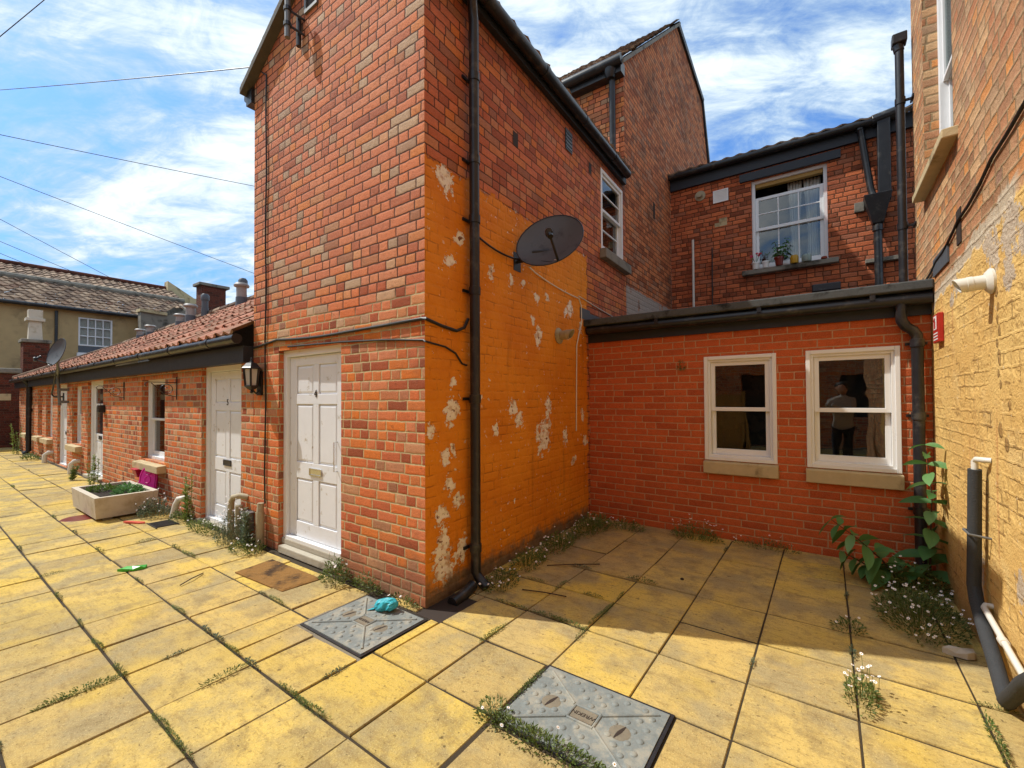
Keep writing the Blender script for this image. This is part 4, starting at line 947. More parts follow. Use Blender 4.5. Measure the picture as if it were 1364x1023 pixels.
tubeobj('wall_cable', 'thin black cable under the thick one above door 4', 'cable',
  [W1F(-4.4,2.085,.01),W1F(-3.5,2.06,.01),W1F(-2.9,2.03,.01),W1F(-2.44,1.99,.01),(-2.42,2.27,1.98),W2F(2.5,1.96,.01),W2F(2.62,1.92,.01),W2F(2.70,1.84,.01),W2F(2.76,1.83,.01)], .008, 'cable_black')
tubeobj('wall_cable', 'black cable running straight down the gable left of door 4', 'cable',
  [W1F(-4.98,5.14,.012),W1F(-4.86,5.05,.012)]+[W1F(-4.86-.01*math.sin(k*1.7),5.0-.35*k,.012) for k in range(14)], .008, 'cable_black')
tubeobj('dish_cable', 'black cable from downpipe to the large satellite dish', 'cable',
  sag(W2F(2.82,2.98,.02), W2F(3.52,2.92,.02), 8, .04)+[foot1-V(.05,0,.02)], .009, 'cable_black')
tubeobj('dish_cable', 'pale cable running from dish down the orange wall', 'cable',
  [foot1, W2F(3.75,2.90,.02)]+sag(W2F(3.9,2.87,.012), W2F(4.95,2.80,.012), 6, .02)+[W2F(5.02,2.72,.012),W2F(5.03,2.5,.012),W2F(4.95,2.36,.012),W2F(4.88,2.2,.012),W2F(4.85,1.15,.012)], .007, 'white_pipe')
tubeobj('dish_cable', 'pale cable continuing above the flat roof to the white patch', 'cable', [W2F(4.95,2.83,.012),W2F(5.6,2.78,.012),W2F(6.6,2.72,.012)], .006, 'white_pipe')
tubeobj('wall_cable', 'black cable sloping along the brick of right house', 'cable', [W3F(5.5,2.6,.012)]+[W3F(5.2-.25*k, 2.62+.03*k+.015*math.sin(k*2), .012) for k in range(14)], .009, 'cable_black')

def flue(name, label, base, axis, r, L, mat, tilt):
    rt_ = root(name, label, 'flue', base); b = V(*base); ax = V(*axis).normalized()
    mb = MB(); mb.lathe(b, [(r*1.75,0),(r*1.8,.012),(r*1.3,.03),(r*1.05,.034)], 18, axis=ax); mb.build('wall_collar', mat, rt_, smooth=True)
    mb = MB(); seg = 20; x = ax.cross(V(0,0,1)).normalized(); y = x.cross(ax)*(1 if x.cross(ax).z > 0 else -1)
    rings = [(r,.03,0),(r,L*.55,0),(r*1.06,L*.56,0),(r*1.06,L*.72,0),(r,L*.73,0),(r,L,tilt)]; i0 = len(mb.v)
    allr = rings+[(r*.86,L,tilt),(r*.86,.05,0)]
    for (rr_, h, tl) in allr:
        for j in range(seg):
            t_ = 2*math.pi*j/seg; mb.v.append(b+ax*(h+tl*math.sin(t_))+x*(rr_*math.cos(t_))+y*(rr_*math.sin(t_)))
    for k in range(len(allr)-1):
        for j in range(seg): p, q = i0+k*seg+j, i0+k*seg+(j+1)%seg; mb.f.append([p,q,q+seg,p+seg])
    mb.f.append([i0+(len(allr)-1)*seg+j for j in range(seg)]); mb.build('flue_pipe', mat, rt_, smooth=True)
flue('boiler_flue', 'small cream boiler flue on orange wall below the large dish', W2F(4.42,2.27,0), (1,0,.05), .052, .17, 'weathered_pipe', .03)
flue('boiler_flue', 'white boiler flue with slanted end on yellow wall at right', W3F(3.53,2.19,0), (-1,.0,-.06), .040, .145, 'white_pipe', .016)

fs = root('fire_sign', 'small red fire sign with white pictogram fixed in the right corner', 'sign', (.74,4.95,2.1))
mb = MB(); mb.fbox(W3F, 4.78, 4.98, 1.985, 2.215, .002, .035); mb.build('plate', 'sign_red', fs, bevel=.004)
mb = MB(); mb.fbox(W3F, 4.84, 4.945, 2.09, 2.20, .0352, .037)
for k in range(3): mb.fbox(W3F, 4.80, 4.955, 2.005+k*.024, 2.015+k*.024, .0352, .037)
mb.build('pictogram', 'sign_white', fs)
mb = MB(); mb.fbox(W3F, 4.87, 4.92, 2.10, 2.155, .0372, .039); mb.tube([W3F(4.91,2.155,.038),W3F(4.88,2.18,.038)], .006, 6); mb.build('extinguisher_mark', 'sign_red', fs)

ip = root('lagged_pipe', 'black foam lagged pipe climbing the yellow wall at right', 'pipe', (.68,3.7,0))
mb = MB(); mb.tube([W3F(3.70,1.12,.055),W3F(3.73,.78,.055),W3F(3.77,.42,.055),W3F(3.72,.34,.055),W3F(3.61,.262,.055),W3F(3.39,.15,.055),W3F(3.22,.055,.058),W3F(3.17,.05,.06)], [.031,.032,.033,.034,.034,.034,.034,.034], 12)
mb.tube([W3F(3.19,.045,.06),W3F(3.06,.158,.055),W3F(2.95,.258,.055),W3F(2.6,.5,.055)], .035, 12); mb.build('lagging', 'foam_lagging', ip, smooth=True)
mb = MB(); mb.tube([W3F(3.70,1.06,.055),W3F(3.70,1.165,.055),W3F(3.685,1.18,.05),W3F(3.64,1.182,.03),W3F(3.63,1.182,.0)], .016, 10); mb.build('pipe', 'white_pipe', ip, smooth=True)
mb = MB(); mb.tube([W3F(3.66,.73,.0),W3F(3.66,.74,.09),W3F(3.74,.75,.10),W3F(3.79,.74,.05)], .007, 8); mb.build('pipe_clip', 'grey_metal', ip)
wp = root('waste_pipe', 'thin white waste pipe running low along the yellow wall', 'pipe', (.7,3.5,.2))
mb = MB(); mb.tube([W3F(3.66,.345,.0),W3F(3.66,.345,.03),W3F(3.63,.34,.042),W3F(3.1,.275,.042),W3F(2.4,.2,.042)], .015, 10)
mb.lathe(W3F(3.27,.296,.042), [(.016,0),(.021,.002),(.021,.05),(.016,.052)], 10, axis=(0,1,0)); mb.build('pipe', 'white_pipe', wp, smooth=True)

mbx = root('meter_box', 'small grey meter box low on brick left of door 4', 'box', (-5.2,2.25,.2))
mb = MB(); mb.fbox(W1F, -5.30, -5.12, .12, .31, .002, .075); mb.build('box', 'grey_metal', mbx, bevel=.008)
mb = MB(); mb.fbox(W1F, -5.315, -5.105, .311, .325, .002, .09); mb.build('lid', 'grey_metal', mbx, bevel=.004)
mb = MB(); mb.tube([W1F(-5.21,.12,.03),W1F(-5.21,-.01,.03)], .014, 8); mb.build('conduit', 'weathered_pipe', mbx)
tubeobj('conduit_pipe', 'grey plastic conduit up the brick beside door 4 frame', 'pipe', [W1F(-4.88,-.01,.05),W1F(-4.88,.36,.05),W1F(-4.88,.38,.05),W1F(-4.88,.46,.045)], [.042,.042,.034,.032], 'weathered_pipe', seg=12)
tubeobj('waste_pipe', 'taller weathered waste pipe with hooked top right of door 5', 'pipe', [W1F(-5.28,.46,-.01),W1F(-5.34,.48,.05),W1F(-5.42,.46,.09),W1F(-5.45,.40,.10),W1F(-5.45,-.01,.10)], .033, 'weathered_pipe', seg=12)
tubeobj('waste_pipe', 'shorter weathered waste pipe standing right of door 5', 'pipe', [W1F(-5.32,.38,.07),W1F(-5.32,-.01,.07)], .040, 'weathered_pipe', seg=12)
tubeobj('waste_pipe', 'white elbow waste pipe left of door 5 by the drain grate', 'pipe', [W1F(-6.95,.24,-.01),W1F(-6.95,.25,.06),W1F(-7.0,.24,.11),W1F(-7.03,.17,.13),W1F(-7.06,-.01,.16)], .040, 'white_pipe', seg=12)
tubeobj('waste_pipe', 'white curved waste pipe below farther cottage window', 'pipe', [W1F(-13.1,.25,-.01),W1F(-13.1,.26,.08),W1F(-13.12,.2,.13),W1F(-13.12,-.01,.14)], .05, 'white_pipe', seg=10)
tubeobj('waste_pipe', 'farthest pale waste pipe near the black cottage downpipe', 'pipe', [W1F(-15.9,.25,-.01),W1F(-15.9,.26,.08),W1F(-15.93,.2,.14),W1F(-15.93,-.01,.15)], .05, 'white_pipe', seg=10)
dbx = root('key_box', 'small black box beside the glazed cottage door', 'box', (-11.2,2.28,1.4))
mb = MB(); mb.fbox(W1F, -11.27, -11.12, 1.33, 1.47, .001, .09); mb.build('box', 'black_plastic', dbx, bevel=.01)
mb = MB(); mb.fbox(W1F, -11.25, -11.14, 1.40, 1.46, .0905, .096); mb.build('flap', 'dark_steel', dbx)

wires = [((-9.8,3.3,11.9),(-13.4,-.1,6.5),.012,'thick dark cable crossing the very top left corner'),
 ((-5.02,2.25,5.20),(-20.2,-.1,9.78),.009,'overhead wire from the clip on the brick gable'),
 ((-11.3,6.9,7.13),(-14.1,-3.0,6.50),.010,'upper slack wire crossing the sky left of the gable'),
 ((-12.1,7.2,4.55),(-14.0,-3.0,7.06),.009,'lower wire falling towards the tall roof vents'),
 ((-13.4,3.6,4.02),(-13.5,-3,7.34),.008,'steep wire falling to the tan building, right one of three'),
 ((-13.53,2.4,4.35),(-13.6,-3,6.4),.008,'steep wire falling to the tan building, middle one of three'),
 ((-13.61,2.2,4.19),(-13.6,-3,6.2),.008,'steep wire falling to the tan building, left one of three')]
for a, b, r_, lab in wires: tubeobj('overhead_wire', lab, 'wire', sag(a, b, 16, .05), r_*.62, 'cable_black', seg=6)
mb = MB(); 

# ================================================================ THINGS ON THE GROUND
def cover(loc_rect, label, flip):
    x0, x1, y0, y1 = loc_rect; rt_ = root('inspection_cover', label, 'drain cover', ((x0+x1)/2,(y0+y1)/2,0))
    mb = MB(); 
    for (a,b,c,e) in ((x0-.018,x1+.018,y0-.018,y0-.003),(x0-.018,x1+.018,y1+.003,y1+.018),(x0-.018,x0-.003,y0-.003,y1+.003),(x1+.003,x1+.018,y0-.003,y1+.003)): mb.box(a,b,c,e,-.02,.003)
    mb.build('frame', 'dark_steel', rt_)
    mb = MB(); mb.box(x0,x1,y0,y1,-.02,.008); cx, cy = (x0+x1)/2,(y0+y1)/2; sx, sy = (x1-x0),(y1-y0)
    for (px_, py_) in [(i*.0675*sx*1.02, j*.083*sy) for i in range(-6,7) for j in range(-5,6)]:
        ax_, ay_ = abs(px_)/sx, abs(py_)/sy
        if abs(ax_-ay_) < .062 or (ax_ < .14 and ay_ < .12) or ((i_ := int(round(px_*1000))) % 2 and False): continue
        if (round(px_/(.0675*sx*1.02))+round(py_/(.083*sy))) % 2: continue
        if math.hypot((abs(px_)-.27*sx), py_) < .085*sx: continue
        mb.lathe((cx+px_,cy+py_,.0075), [(.017,0),(.0155,.003),(.010,.0055),(.002,.0065)], 12)
    for a in (1,-1):
        for b in (1,-1):
            mb.tube([(cx+a*.11*sx,cy+b*.10*sy,.008),(cx+a*.44*sx,cy+b*.43*sy,.008)], .009, 8)
            mb.tube([(cx+a*.10*sx,cy+b*.10*sy,.008),(cx+a*.10*sx,cy,.008)], .008, 8); mb.tube([(cx,cy+b*.10*sy,.008),(cx+a*.10*sx,cy+b*.10*sy,.008)], .008, 8)
    mb.build('cover_plate', 'cover_steel', rt_, smooth=True)
    mb = MB(); mb.box(cx-.085*sx,cx+.085*sx,cy-.08*sy,cy+.08*sy,.0083,.0125); mb.build('name_plate', 'rust', rt_)
    s = -1 if flip else 1
    text_mesh('lettering', 'WREKIN', .034, None, 0, 0, 0, 'slot_dark', rt_, .0008, T=lambda v: V(cx+s*v.x, cy+s*v.y, .0133+v.z))
    for a in (1,-1):
        mb = MB(); mb.lathe((cx+a*.27*sx,cy,.0082), [(.050,0),(.040,.002),(.018,.0025)], 20); l_ = mb.build('lifting_point', 'rust', rt_, smooth=True)
        mb = MB(); p = [(cx+a*.27*sx+q*.012, cy+q*.048) for q in (-1,-.5,0,.5,1)]
        for (A_, B_, w0, w1) in [(p[k],p[k+1],(.001,.007,.010,.007)[k],(.007,.010,.007,.001)[k]) for k in range(4)]:
            mb.poly([(A_[0]-w0,A_[1],.0115),(A_[0]+w0,A_[1],.0115),(B_[0]+w1,B_[1],.0115),(B_[0]-w1,B_[1],.0115)])
        mb.build('slot', 'slot_dark', l_)
cover((-1.315,-.640,1.70,2.200), 'grey steel inspection cover in the front paving, fringed by weeds', True)
cover((-2.955,-2.315,1.645,2.160), 'grey steel inspection cover at the brick corner, under the turquoise bag', True)
mb = MB(); mb.box(-3.005,-2.96,1.60,2.19,-.02,-.004); mb.box(-2.96,-2.27,1.60,1.626,-.02,-.004); structure(mb.build('concrete_surround', 'rust'))
gp = root('drain_gully', 'black drain gully at the foot of the downpipe by orange corner', 'drain', (-2.3,2.45,0))
mb = MB(); mb.box(-2.44,-2.20,2.20,2.60,-.012,-.0055); mb.build('grate', 'slot_dark', gp)
mb = MB(); mb.tube([(-2.35,2.72,.04),(-2.33,2.6,.02),(-2.32,2.45,.005)], .045, 12); mb.build('pipe_shoe', 'black_plastic', gp, smooth=True)
tb_ = root('plastic_bag', 'crumpled turquoise plastic bag lying on the inspection cover', 'bag', (-2.62,2.09,.03))
mb = MB(); rb = random.Random(5); i0 = 0; seg, rings = 18, 12
for a in range(rings+1):
    t_ = math.pi*a/rings
    for j in range(seg):
        p_ = 2*math.pi*j/seg; k = 1+rb.uniform(-.16,.16)+.12*math.sin(3*p_+a)
        lx, ly, lz = .095*math.cos(t_), .05*math.sin(t_)*math.cos(p_)*k, .048*math.sin(t_)*math.sin(p_)*k
        mb.v.append(V(-2.63+lx*.93-ly*.36, 2.085+lx*.36+ly*.93, max(.052+lz+.012*math.cos(t_), .0095)))
for a in range(rings):
    for j in range(seg): p, q = a*seg+j, a*seg+(j+1)%seg; mb.f.append([p,p+seg,q+seg,q])
mb.build('bag', 'turquoise_plastic', tb_)
mb = MB(); mb.poly([(-2.71,2.03,.02),(-2.75,2.00,.012),(-2.74,2.05,.014),(-2.70,2.07,.03)]); mb.poly([(-2.71,2.05,.03),(-2.77,2.045,.03),(-2.75,2.08,.012)]); mb.build('bag_ear', 'turquoise_plastic', tb_)
dm = MB(); rb = random.Random(9); nx_, ny_ = 36, 18
for j in range(ny_+1):
    for i in range(nx_+1):
        u, v = i/nx_, j/ny_; edge = 1 if 0 < i < nx_ and 0 < j < ny_ else .6
        p = V(-4.33,1.77,0).lerp(V(-3.58,1.81,0), u).lerp(V(-4.38,2.12,0).lerp(V(-3.56,2.135,0), u), v); dm.v.append(p+V(0,0,(.016+rb.uniform(-.002,.003))*edge))
for j in range(ny_):
    for i in range(nx_): a = j*(nx_+1)+i; dm.f.append([a,a+1,a+nx_+2,a+nx_+1])
bd = [i for i in range(nx_+1)]+[j*(nx_+1)+nx_ for j in range(1,ny_+1)]+[ny_*(nx_+1)+i for i in range(nx_-1,-1,-1)]+[j*(nx_+1) for j in range(ny_-1,0,-1)]
b0 = len(dm.v)
for k in bd: q = dm.v[k].copy(); q.z = 0; dm.v.append(q)
for k in range(len(bd)): l = (k+1)%len(bd); dm.f.append([bd[k],b0+k,b0+l,bd[l]])
tag(dm.build('doormat', 'doormat'), 'worn brown coir doormat below the step of door 4', 'doormat')

tr = root('planter_trough', 'rectangular pale stone planter trough on the paving before the cottages', 'planter', (-8.2,1.78,0))
mb = MB(); X0,X1,Y0,Y1,Z0,Z1 = -8.86,-7.58,1.46,2.12,.035,.305; wt = .065
o_ = [(X0+.02,Y0+.02),(X1-.02,Y0+.02),(X1-.02,Y1-.02),(X0+.02,Y1-.02)]; t_o = [(X0,Y0),(X1,Y0),(X1,Y1),(X0,Y1)]; t_i = [(X0+wt,Y0+wt),(X1-wt,Y0+wt),(X1-wt,Y1-wt),(X0+wt,Y1-wt)]
for k in range(4):
    l = (k+1)%4
    mb.poly([(*o_[k],Z0),(*o_[l],Z0),(*t_o[l],Z1),(*t_o[k],Z1)]); mb.poly([(*t_o[k],Z1),(*t_o[l],Z1),(*t_i[l],Z1),(*t_i[k],Z1)]); mb.poly([(*t_i[k],Z1),(*t_i[l],Z1),(*t_i[l],.12),(*t_i[k],.12)])
mb.poly([(*q,Z0) for q in o_][::-1])
b_ = mb.build('trough', 'trough_stone', tr, bevel=.012)
mb = MB(); nx_, ny_ = 24, 12; rb = random.Random(2)
for j in range(ny_+1):
    for i in range(nx_+1): mb.v.append(V(X0+wt+(X1-X0-2*wt)*i/nx_, Y0+wt+(Y1-Y0-2*wt)*j/ny_, .245+rb.uniform(-.012,.016)))
for j in range(ny_):
    for i in range(nx_): a = j*(nx_+1)+i; mb.f.append([a,a+1,a+nx_+2,a+nx_+1])
mb.build('soil', 'soil', tr)
for (a,b) in ((-8.8,1.55),(-7.75,1.55),(-8.8,2.0),(-7.75,2.0)):
    mb = MB(); mb.box(a,a+.12,b,b+.1,-.01,.036); mb.build('foot', 'grey_stone', tr)
mb = MB(); mb.lathe((-8.05,1.42,-.004), [(.20,0),(.19,.008)], 20); tag(mb.build('plant_saucer', 'brown_glaze'), 'flat brown plant saucer under the front of the trough', 'saucer')

pd = root('toy_door', 'bright pink arched plastic toy door leaning on the cottage wall', 'toy', (-8.3,2.2,.1))
pn = V(.50,-.86,.16).normalized(); pxx = V(.86,.50,0).normalized(); pyy = pn.cross(pxx); pyy = pyy if pyy.z > 0 else -pyy; po = V(-8.30,2.17,.12)
def arch(s, z0, top, n=14):
    pts = [(-s,z0),(s,z0)]
    for k in range(n+1):
        a = k/n*math.pi; pts.append((s*math.cos(a), top-s*1.25+s*1.25*math.sin(a)))
    return pts
mb = MB(); A_ = arch(.145,0,.46)
fr_ = [po+pxx*p[0]+pyy*p[1]+pn*.012 for p in A_]; bk_ = [po+pxx*p[0]+pyy*p[1]-pn*.012 for p in A_]
mb.poly(fr_); mb.poly(bk_[::-1])
for k in range(len(fr_)): l = (k+1)%len(fr_); mb.poly([fr_[k],bk_[k],bk_[l],fr_[l]])
mb.build('door_panel', 'pink_plastic', pd)
mb = MB(); mb.tube([po+pxx*p[0]*.86+pyy*(p[1]*.9+.02)+pn*.014 for p in A_]+[po+pxx*A_[0][0]*.86+pyy*.02+pn*.014], .008, 6)
for k in range(3):
    mb.tube([po+pxx*(.05*math.cos(a)-.0)+pyy*(.12+.12*k+.05*math.sin(a))+pn*.015 for a in [q*.7 for q in range(10)]], .006, 6)
mb.build('moulding', 'magenta_plastic', pd)
rp_ = root('wall_pot', 'small crimson pot hung under the cottage window sill', 'pot', (-8.75,2.2,.5))
mb = MB(); mb.hexa([W1F(-8.83,.36,.12),W1F(-8.70,.36,.12),W1F(-8.70,.36,.01),W1F(-8.83,.36,.01),W1F(-8.86,.47,.15),W1F(-8.67,.47,.15),W1F(-8.67,.47,.01),W1F(-8.86,.47,.01)]); mb.build('pot', 'crimson_plastic', rp_, bevel=.01)
mb = MB(); mb.fbox(W1F, -8.88,-8.65,.471,.49,.005,.165); mb.build('rim', 'crimson_plastic', rp_, bevel=.004)
tag((lambda m_: m_.build('drain_grate', 'dark_steel'))((lambda m_: ([m_.box(-6.95+.035*k,-6.93+.035*k,1.84,2.05,-.002,.008) for k in range(9)], m_.box(-6.97,-6.61,1.825,1.84,-.002,.009), m_.box(-6.97,-6.61,2.05,2.065,-.002,.009), m_)[-1])(MB())), 'small dark drain grate in paving left of door 5', 'drain')
def scrap(name, label, cat, c, rx, ry, h, mat, rot=0, sd=1):
    rb = random.Random(sd); mb = MB(); n = 9
    top = [V(c[0]+math.cos(rot)*rx*math.cos(a)*k-math.sin(rot)*ry*math.sin(a)*k, c[1]+math.sin(rot)*rx*math.cos(a)*k+math.cos(rot)*ry*math.sin(a)*k, .004+h*rb.uniform(.3,1)) for a, k in [(q/n*2*math.pi, rb.uniform(.7,1.1)) for q in range(n)]]
    ctr = V(c[0],c[1],.006+h)
    for k in range(n): mb.poly([ctr, top[k], top[(k+1)%n]])
    for k in range(n): l = (k+1)%n; mb.poly([top[k], V(top[k].x,top[k].y,.001), V(top[l].x,top[l].y,.001), top[l]])
    tag(mb.build(name, mat), label, cat)
scrap('plastic_scrap', 'bright green plastic scrap lying on the yellow paving', 'litter', (-5.19,1.26), .13, .04, .03, 'bright_green', .9)
scrap('plastic_scrap', 'coral red plastic scrap lying beside the planter trough', 'litter', (-7.15,1.75), .16, .05, .02, 'red_plastic', .4, 2)
scrap('paper_scrap', 'crumpled pale paper scrap at foot of right wall', 'litter', (.63,3.70), .09, .035, .045, 'trough_stone', .2, 3)
scrap('pebble', 'small grey stone lying on shaded courtyard slab', 'stone', (-1.02,3.9), .018, .015, .014, 'soil', 0, 4)

# pots on the rear sash window sill
def pot(x, r, h, mat, label, name='plant_pot', rim=True):
    rt_ = root(name, label, 'pot' if name == 'plant_pot' else name.split('_')[-1], (x,9.205,3.916)); mb = MB()
    pr = [(r*.72,0),(r*.95,h*.78),(r*1.06,h*.79),(r*1.06,h),(r*.9,h),(r*.88,h*.85)] if rim else [(r*.9,0),(r,h*.1),(r,h*.8),(r*.85,h*.88),(r*.85,h),(r*.7,h)]
    mb.lathe((x,9.205,3.916), pr, 16); mb.build('pot', mat, rt_, smooth=True); mb = MB(); mb.lathe((x,9.205,3.916+h*.86), [(r*.87,0),(r*.5,.006)], 12); mb.build('soil', 'soil', rt_); return rt_
pot(-1.03,.062,.125,'white_glaze','white pot with pink flowers at left end of upstairs sill')
pot(-.87,.060,.12,'white_glaze','white pot with sparse twigs, second along the upstairs sill')
pot(-.66,.075,.155,'brown_glaze','glossy brown pot with leafy plant on the upstairs sill')
pot(-.43,.066,.14,'mustard_glaze','mustard yellow jar on the upstairs sill','glazed_jar',False)
pot(-.25,.075,.12,'grey_glaze','pale grey green bowl on the upstairs sill','glazed_bowl',False)
pot(-.0,.045,.04,'terracotta','tiny terracotta dish at right end of upstairs sill','small_dish',False)

# ================================================================ PLANTS
def leaf(mb, p, d, L, w_, n=None):
    d = d.normalized(); n = n or V(0,0,1); s = d.cross(n)
    if s.length < .01: s = V(1,0,0)
    s.normalize(); b = s.cross(d)*.12*L; i = len(mb.v)
    mb.v += [p, p+d*L*.45+s*w_*.5+b, p+d*L, p+d*L*.45-s*w_*.5+b]; mb.f.append([i,i+1,i+2,i+3])
FLOWER = bpy.data.meshes.new('flower'); fv = [(0,0,.0015)]; ff = []
for k in range(16):
    a = k*math.pi/8; r_ = .0098 if k % 2 else .0068; fv.append((r_*math.cos(a), r_*math.sin(a), .0022 if k % 2 else .001))
ff += [(0, 1+k, 1+(k+1)%16) for k in range(16)]; n0 = len(fv)
fv += [(.0036*math.cos(k*math.pi/3), .0036*math.sin(k*math.pi/3), .002) for k in range(6)]+[(0,0,.0042)]
ff += [(n0+k, n0+(k+1)%6, n0+6) for k in range(6)]
FLOWER.from_pydata(fv, [], ff); FLOWER.materials.append(MATS['white_petal']); FLOWER.materials.append(MATS['mustard_glaze'])
for k, q in enumerate(FLOWER.polygons): q.material_index = 0 if k < 16 else 1
def clump(name, label, c, rx, ry, h, n, L, nf=0, mat='weed_leaf', group=None, sd=0, cat='weed', rot=0.0, stems=True, tall=0.0):
    rb = random.Random(sd+int(c[0]*991)+int(c[1]*773)); z0 = c[2] if len(c) > 2 else 0
    rt_ = root(name, label, cat, (c[0],c[1],z0), group); mb = MB(); cs_, sn_ = math.cos(rot), math.sin(rot); tips = []
    for k in range(n):
        r_ = math.sqrt(rb.random()); a = rb.uniform(0,2*math.pi); lx, ly = rx*r_*math.cos(a), ry*r_*math.sin(a)
        hh = h*(1-.75*r_*r_)*rb.uniform(.15,1.0)
        p = V(c[0]+lx*cs_-ly*sn_, c[1]+lx*sn_+ly*cs_, z0+hh)
        d = V(math.cos(a)*rb.uniform(.2,1.2)+rb.uniform(-.6,.6), math.sin(a)*rb.uniform(.2,1.2)+rb.uniform(-.6,.6), rb.uniform(-.1,1.1))
        leaf(mb, p, d, L*rb.uniform(.6,1.35), L*rb.uniform(.28,.48), V(rb.uniform(-.5,.5),rb.uniform(-.5,.5),1)); tips.append(p)
        if stems and k % 5 == 0:
            q = V(c[0]+lx*cs_*.7-ly*sn_*.7, c[1]+lx*sn_*.7+ly*cs_*.7, z0); i = len(mb.v); w_ = .0018
            mb.v += [q-V(w_,0,0), q+V(w_,0,0), p+V(w_*.5,0,0), p-V(w_*.5,0,0)]; mb.f.append([i,i+1,i+2,i+3])
    if nf:
        for k in range(nf):
            r_ = math.sqrt(rb.random())*1.1; a = rb.uniform(0,2*math.pi); lx, ly = rx*r_*math.cos(a), ry*r_*math.sin(a)
            q = V(c[0]+lx*cs_*.8-ly*sn_*.8, c[1]+lx*sn_*.8+ly*cs_*.8, z0); pt = V(c[0]+lx*cs_-ly*sn_, c[1]+lx*sn_+ly*cs_, z0+h*(1-.6*min(1,r_*r_))*rb.uniform(.7,1.25)+tall*rb.random()+.02)
            mb.tube([q, q.lerp(pt,.6)+V(rb.uniform(-.01,.01),rb.uniform(-.01,.01),0), pt], .0012, 3, cap=False)
            fo = bpy.data.objects.new('flower', FLOWER); COL.objects.link(fo); fo.parent = rt_; fo.location = pt-V(c[0],c[1],z0)
            fo.rotation_euler = V(rb.uniform(-.5,.6),rb.uniform(-.9,.3),1).to_track_quat('Z','Y').to_euler(); s_ = rb.uniform(.8,1.2); fo.scale = (s_,s_,s_)
    mb.build('foliage', mat, rt_)
    return rt_
# daisies and weeds along the foot of the walls
clump('daisy_clump', 'daisy clump at foot of the black downpipe on the orange wall', (-2.22,2.93), .13,.20,.13,330,.028,22, mat='weed_leaf')
clump('daisy_clump', 'second daisy clump along the orange wall, past the downpipe', (-2.27,3.42), .12,.26,.15,420,.028,18, mat='dark_leaf')
clump('daisy_clump', 'dense daisy clump midway along the orange wall', (-2.28,3.98), .13,.32,.17,560,.028,16, mat='dark_leaf')
clump('daisy_clump', 'daisy clump in inner corner of orange wall and extension', (-2.25,4.72), .17,.42,.20,800,.03,30, mat='dark_leaf')
clump('daisy_clump', 'low daisy clump at extension wall just right of inner corner', (-1.95,5.02), .22,.12,.12,300,.028,10, mat='dark_leaf')
clump('daisy_clump', 'daisy clump below the left sash window of extension', (-1.18,5.10), .27,.12,.17,460,.028,24, mat='dark_leaf', tall=.1)
clump('daisy_clump', 'thin dry weed strip between the two extension sash windows', (-.52,5.16), .30,.08,.12,240,.026,8, mat='weed_leaf')
clump('daisy_clump', 'large flowering daisy bush at foot of right wall', (.50,4.12), .24,.42,.17,1300,.030,60, mat='weed_leaf')
clump('daisy_clump', 'flowering daisy tangle under the tall green shoots in right corner', (.52,4.72), .24,.30,.22,900,.032,26, mat='weed_leaf')
clump('daisy_clump', 'sprawling flowering weed in sunny joint at lower right', (.125,2.87), .07,.17,.10,200,.026,16, mat='weed_leaf', tall=.10)
clump('daisy_clump', 'weed tuft in the shaded joint left of right daisy bush', (.10,3.68), .10,.10,.08,110,.028,3, mat='weed_leaf')
clump('daisy_clump', 'thick green weed row along front edge of the front cover', (-1.02,1.675), .40,.06,.07,760,.022,5, mat='weed_leaf', tall=.05)
clump('daisy_clump', 'wispy green weed at left corner of the front cover', (-1.34,1.70), .09,.09,.09,150,.022,0, mat='weed_leaf', tall=.08)
clump('daisy_clump', 'straggly weed right of door 4 step', (-3.40,2.17), .16,.10,.22,330,.034,6, mat='weed_leaf', tall=.1)
clump('daisy_clump', 'low weed at brick foot between door 4 and corner', (-3.05,2.22), .18,.05,.14,240,.03,0, mat='weed_leaf')
clump('daisy_clump', 'small weed at brick corner beside turquoise bag', (-2.62,2.235), .16,.04,.07,110,.026,2, mat='weed_leaf')
clump('daisy_clump', 'white flowering weed round the waste pipes by door 5', (-5.28,2.12), .22,.15,.32,560,.032,60, mat='grey_leaf', tall=.16)
clump('daisy_clump', 'low green weed below meter box and conduit', (-4.86,2.10), .24,.14,.12,360,.032,16, mat='weed_leaf')
clump('daisy_clump', 'green weed along the step of door 5', (-6.05,2.12), .40,.10,.12,420,.035,8, mat='weed_leaf')
clump('daisy_clump', 'bushy flowering weed at right end of planter trough', (-7.35,2.02), .26,.18,.24,560,.038,34, mat='grey_leaf', tall=.08)
clump('daisy_clump', 'low weed between trough and tall yellow green weed', (-6.75,2.12), .25,.10,.14,300,.035,6, mat='weed_leaf')
def column_weed(c, h, r_, label, mat, sd):
    rb = random.Random(sd); rt_ = root('tall_weed', label, 'weed', (c[0],c[1],0)); mb = MB(); st = MB()
    for s in range(5):
        bx, by = c[0]+rb.uniform(-r_,r_)*.5, c[1]+rb.uniform(-r_,r_)*.4; tx, ty = bx+rb.uniform(-r_,r_)*.6, by+rb.uniform(-r_,r_)*.4; hh = h*rb.uniform(.7,1)
        st.tube([(bx,by,0),(tx,ty,hh)], .004, 5, cap=False)
        for k in range(46):
            t_ = rb.random(); p = V(bx,by,0).lerp(V(tx,ty,hh), t_); a = rb.uniform(0,6.28)
            leaf(mb, p, V(math.cos(a),math.sin(a),rb.uniform(.2,.9)), rb.uniform(.05,.09)*(1.15-t_*.5), .02)
    mb.build('foliage', mat, rt_); st.build('stems', mat, rt_)
column_weed((-6.72,2.17), .62, .10, 'tall yellow green weed growing against brick left of door 5', 'lime_leaf', 3)
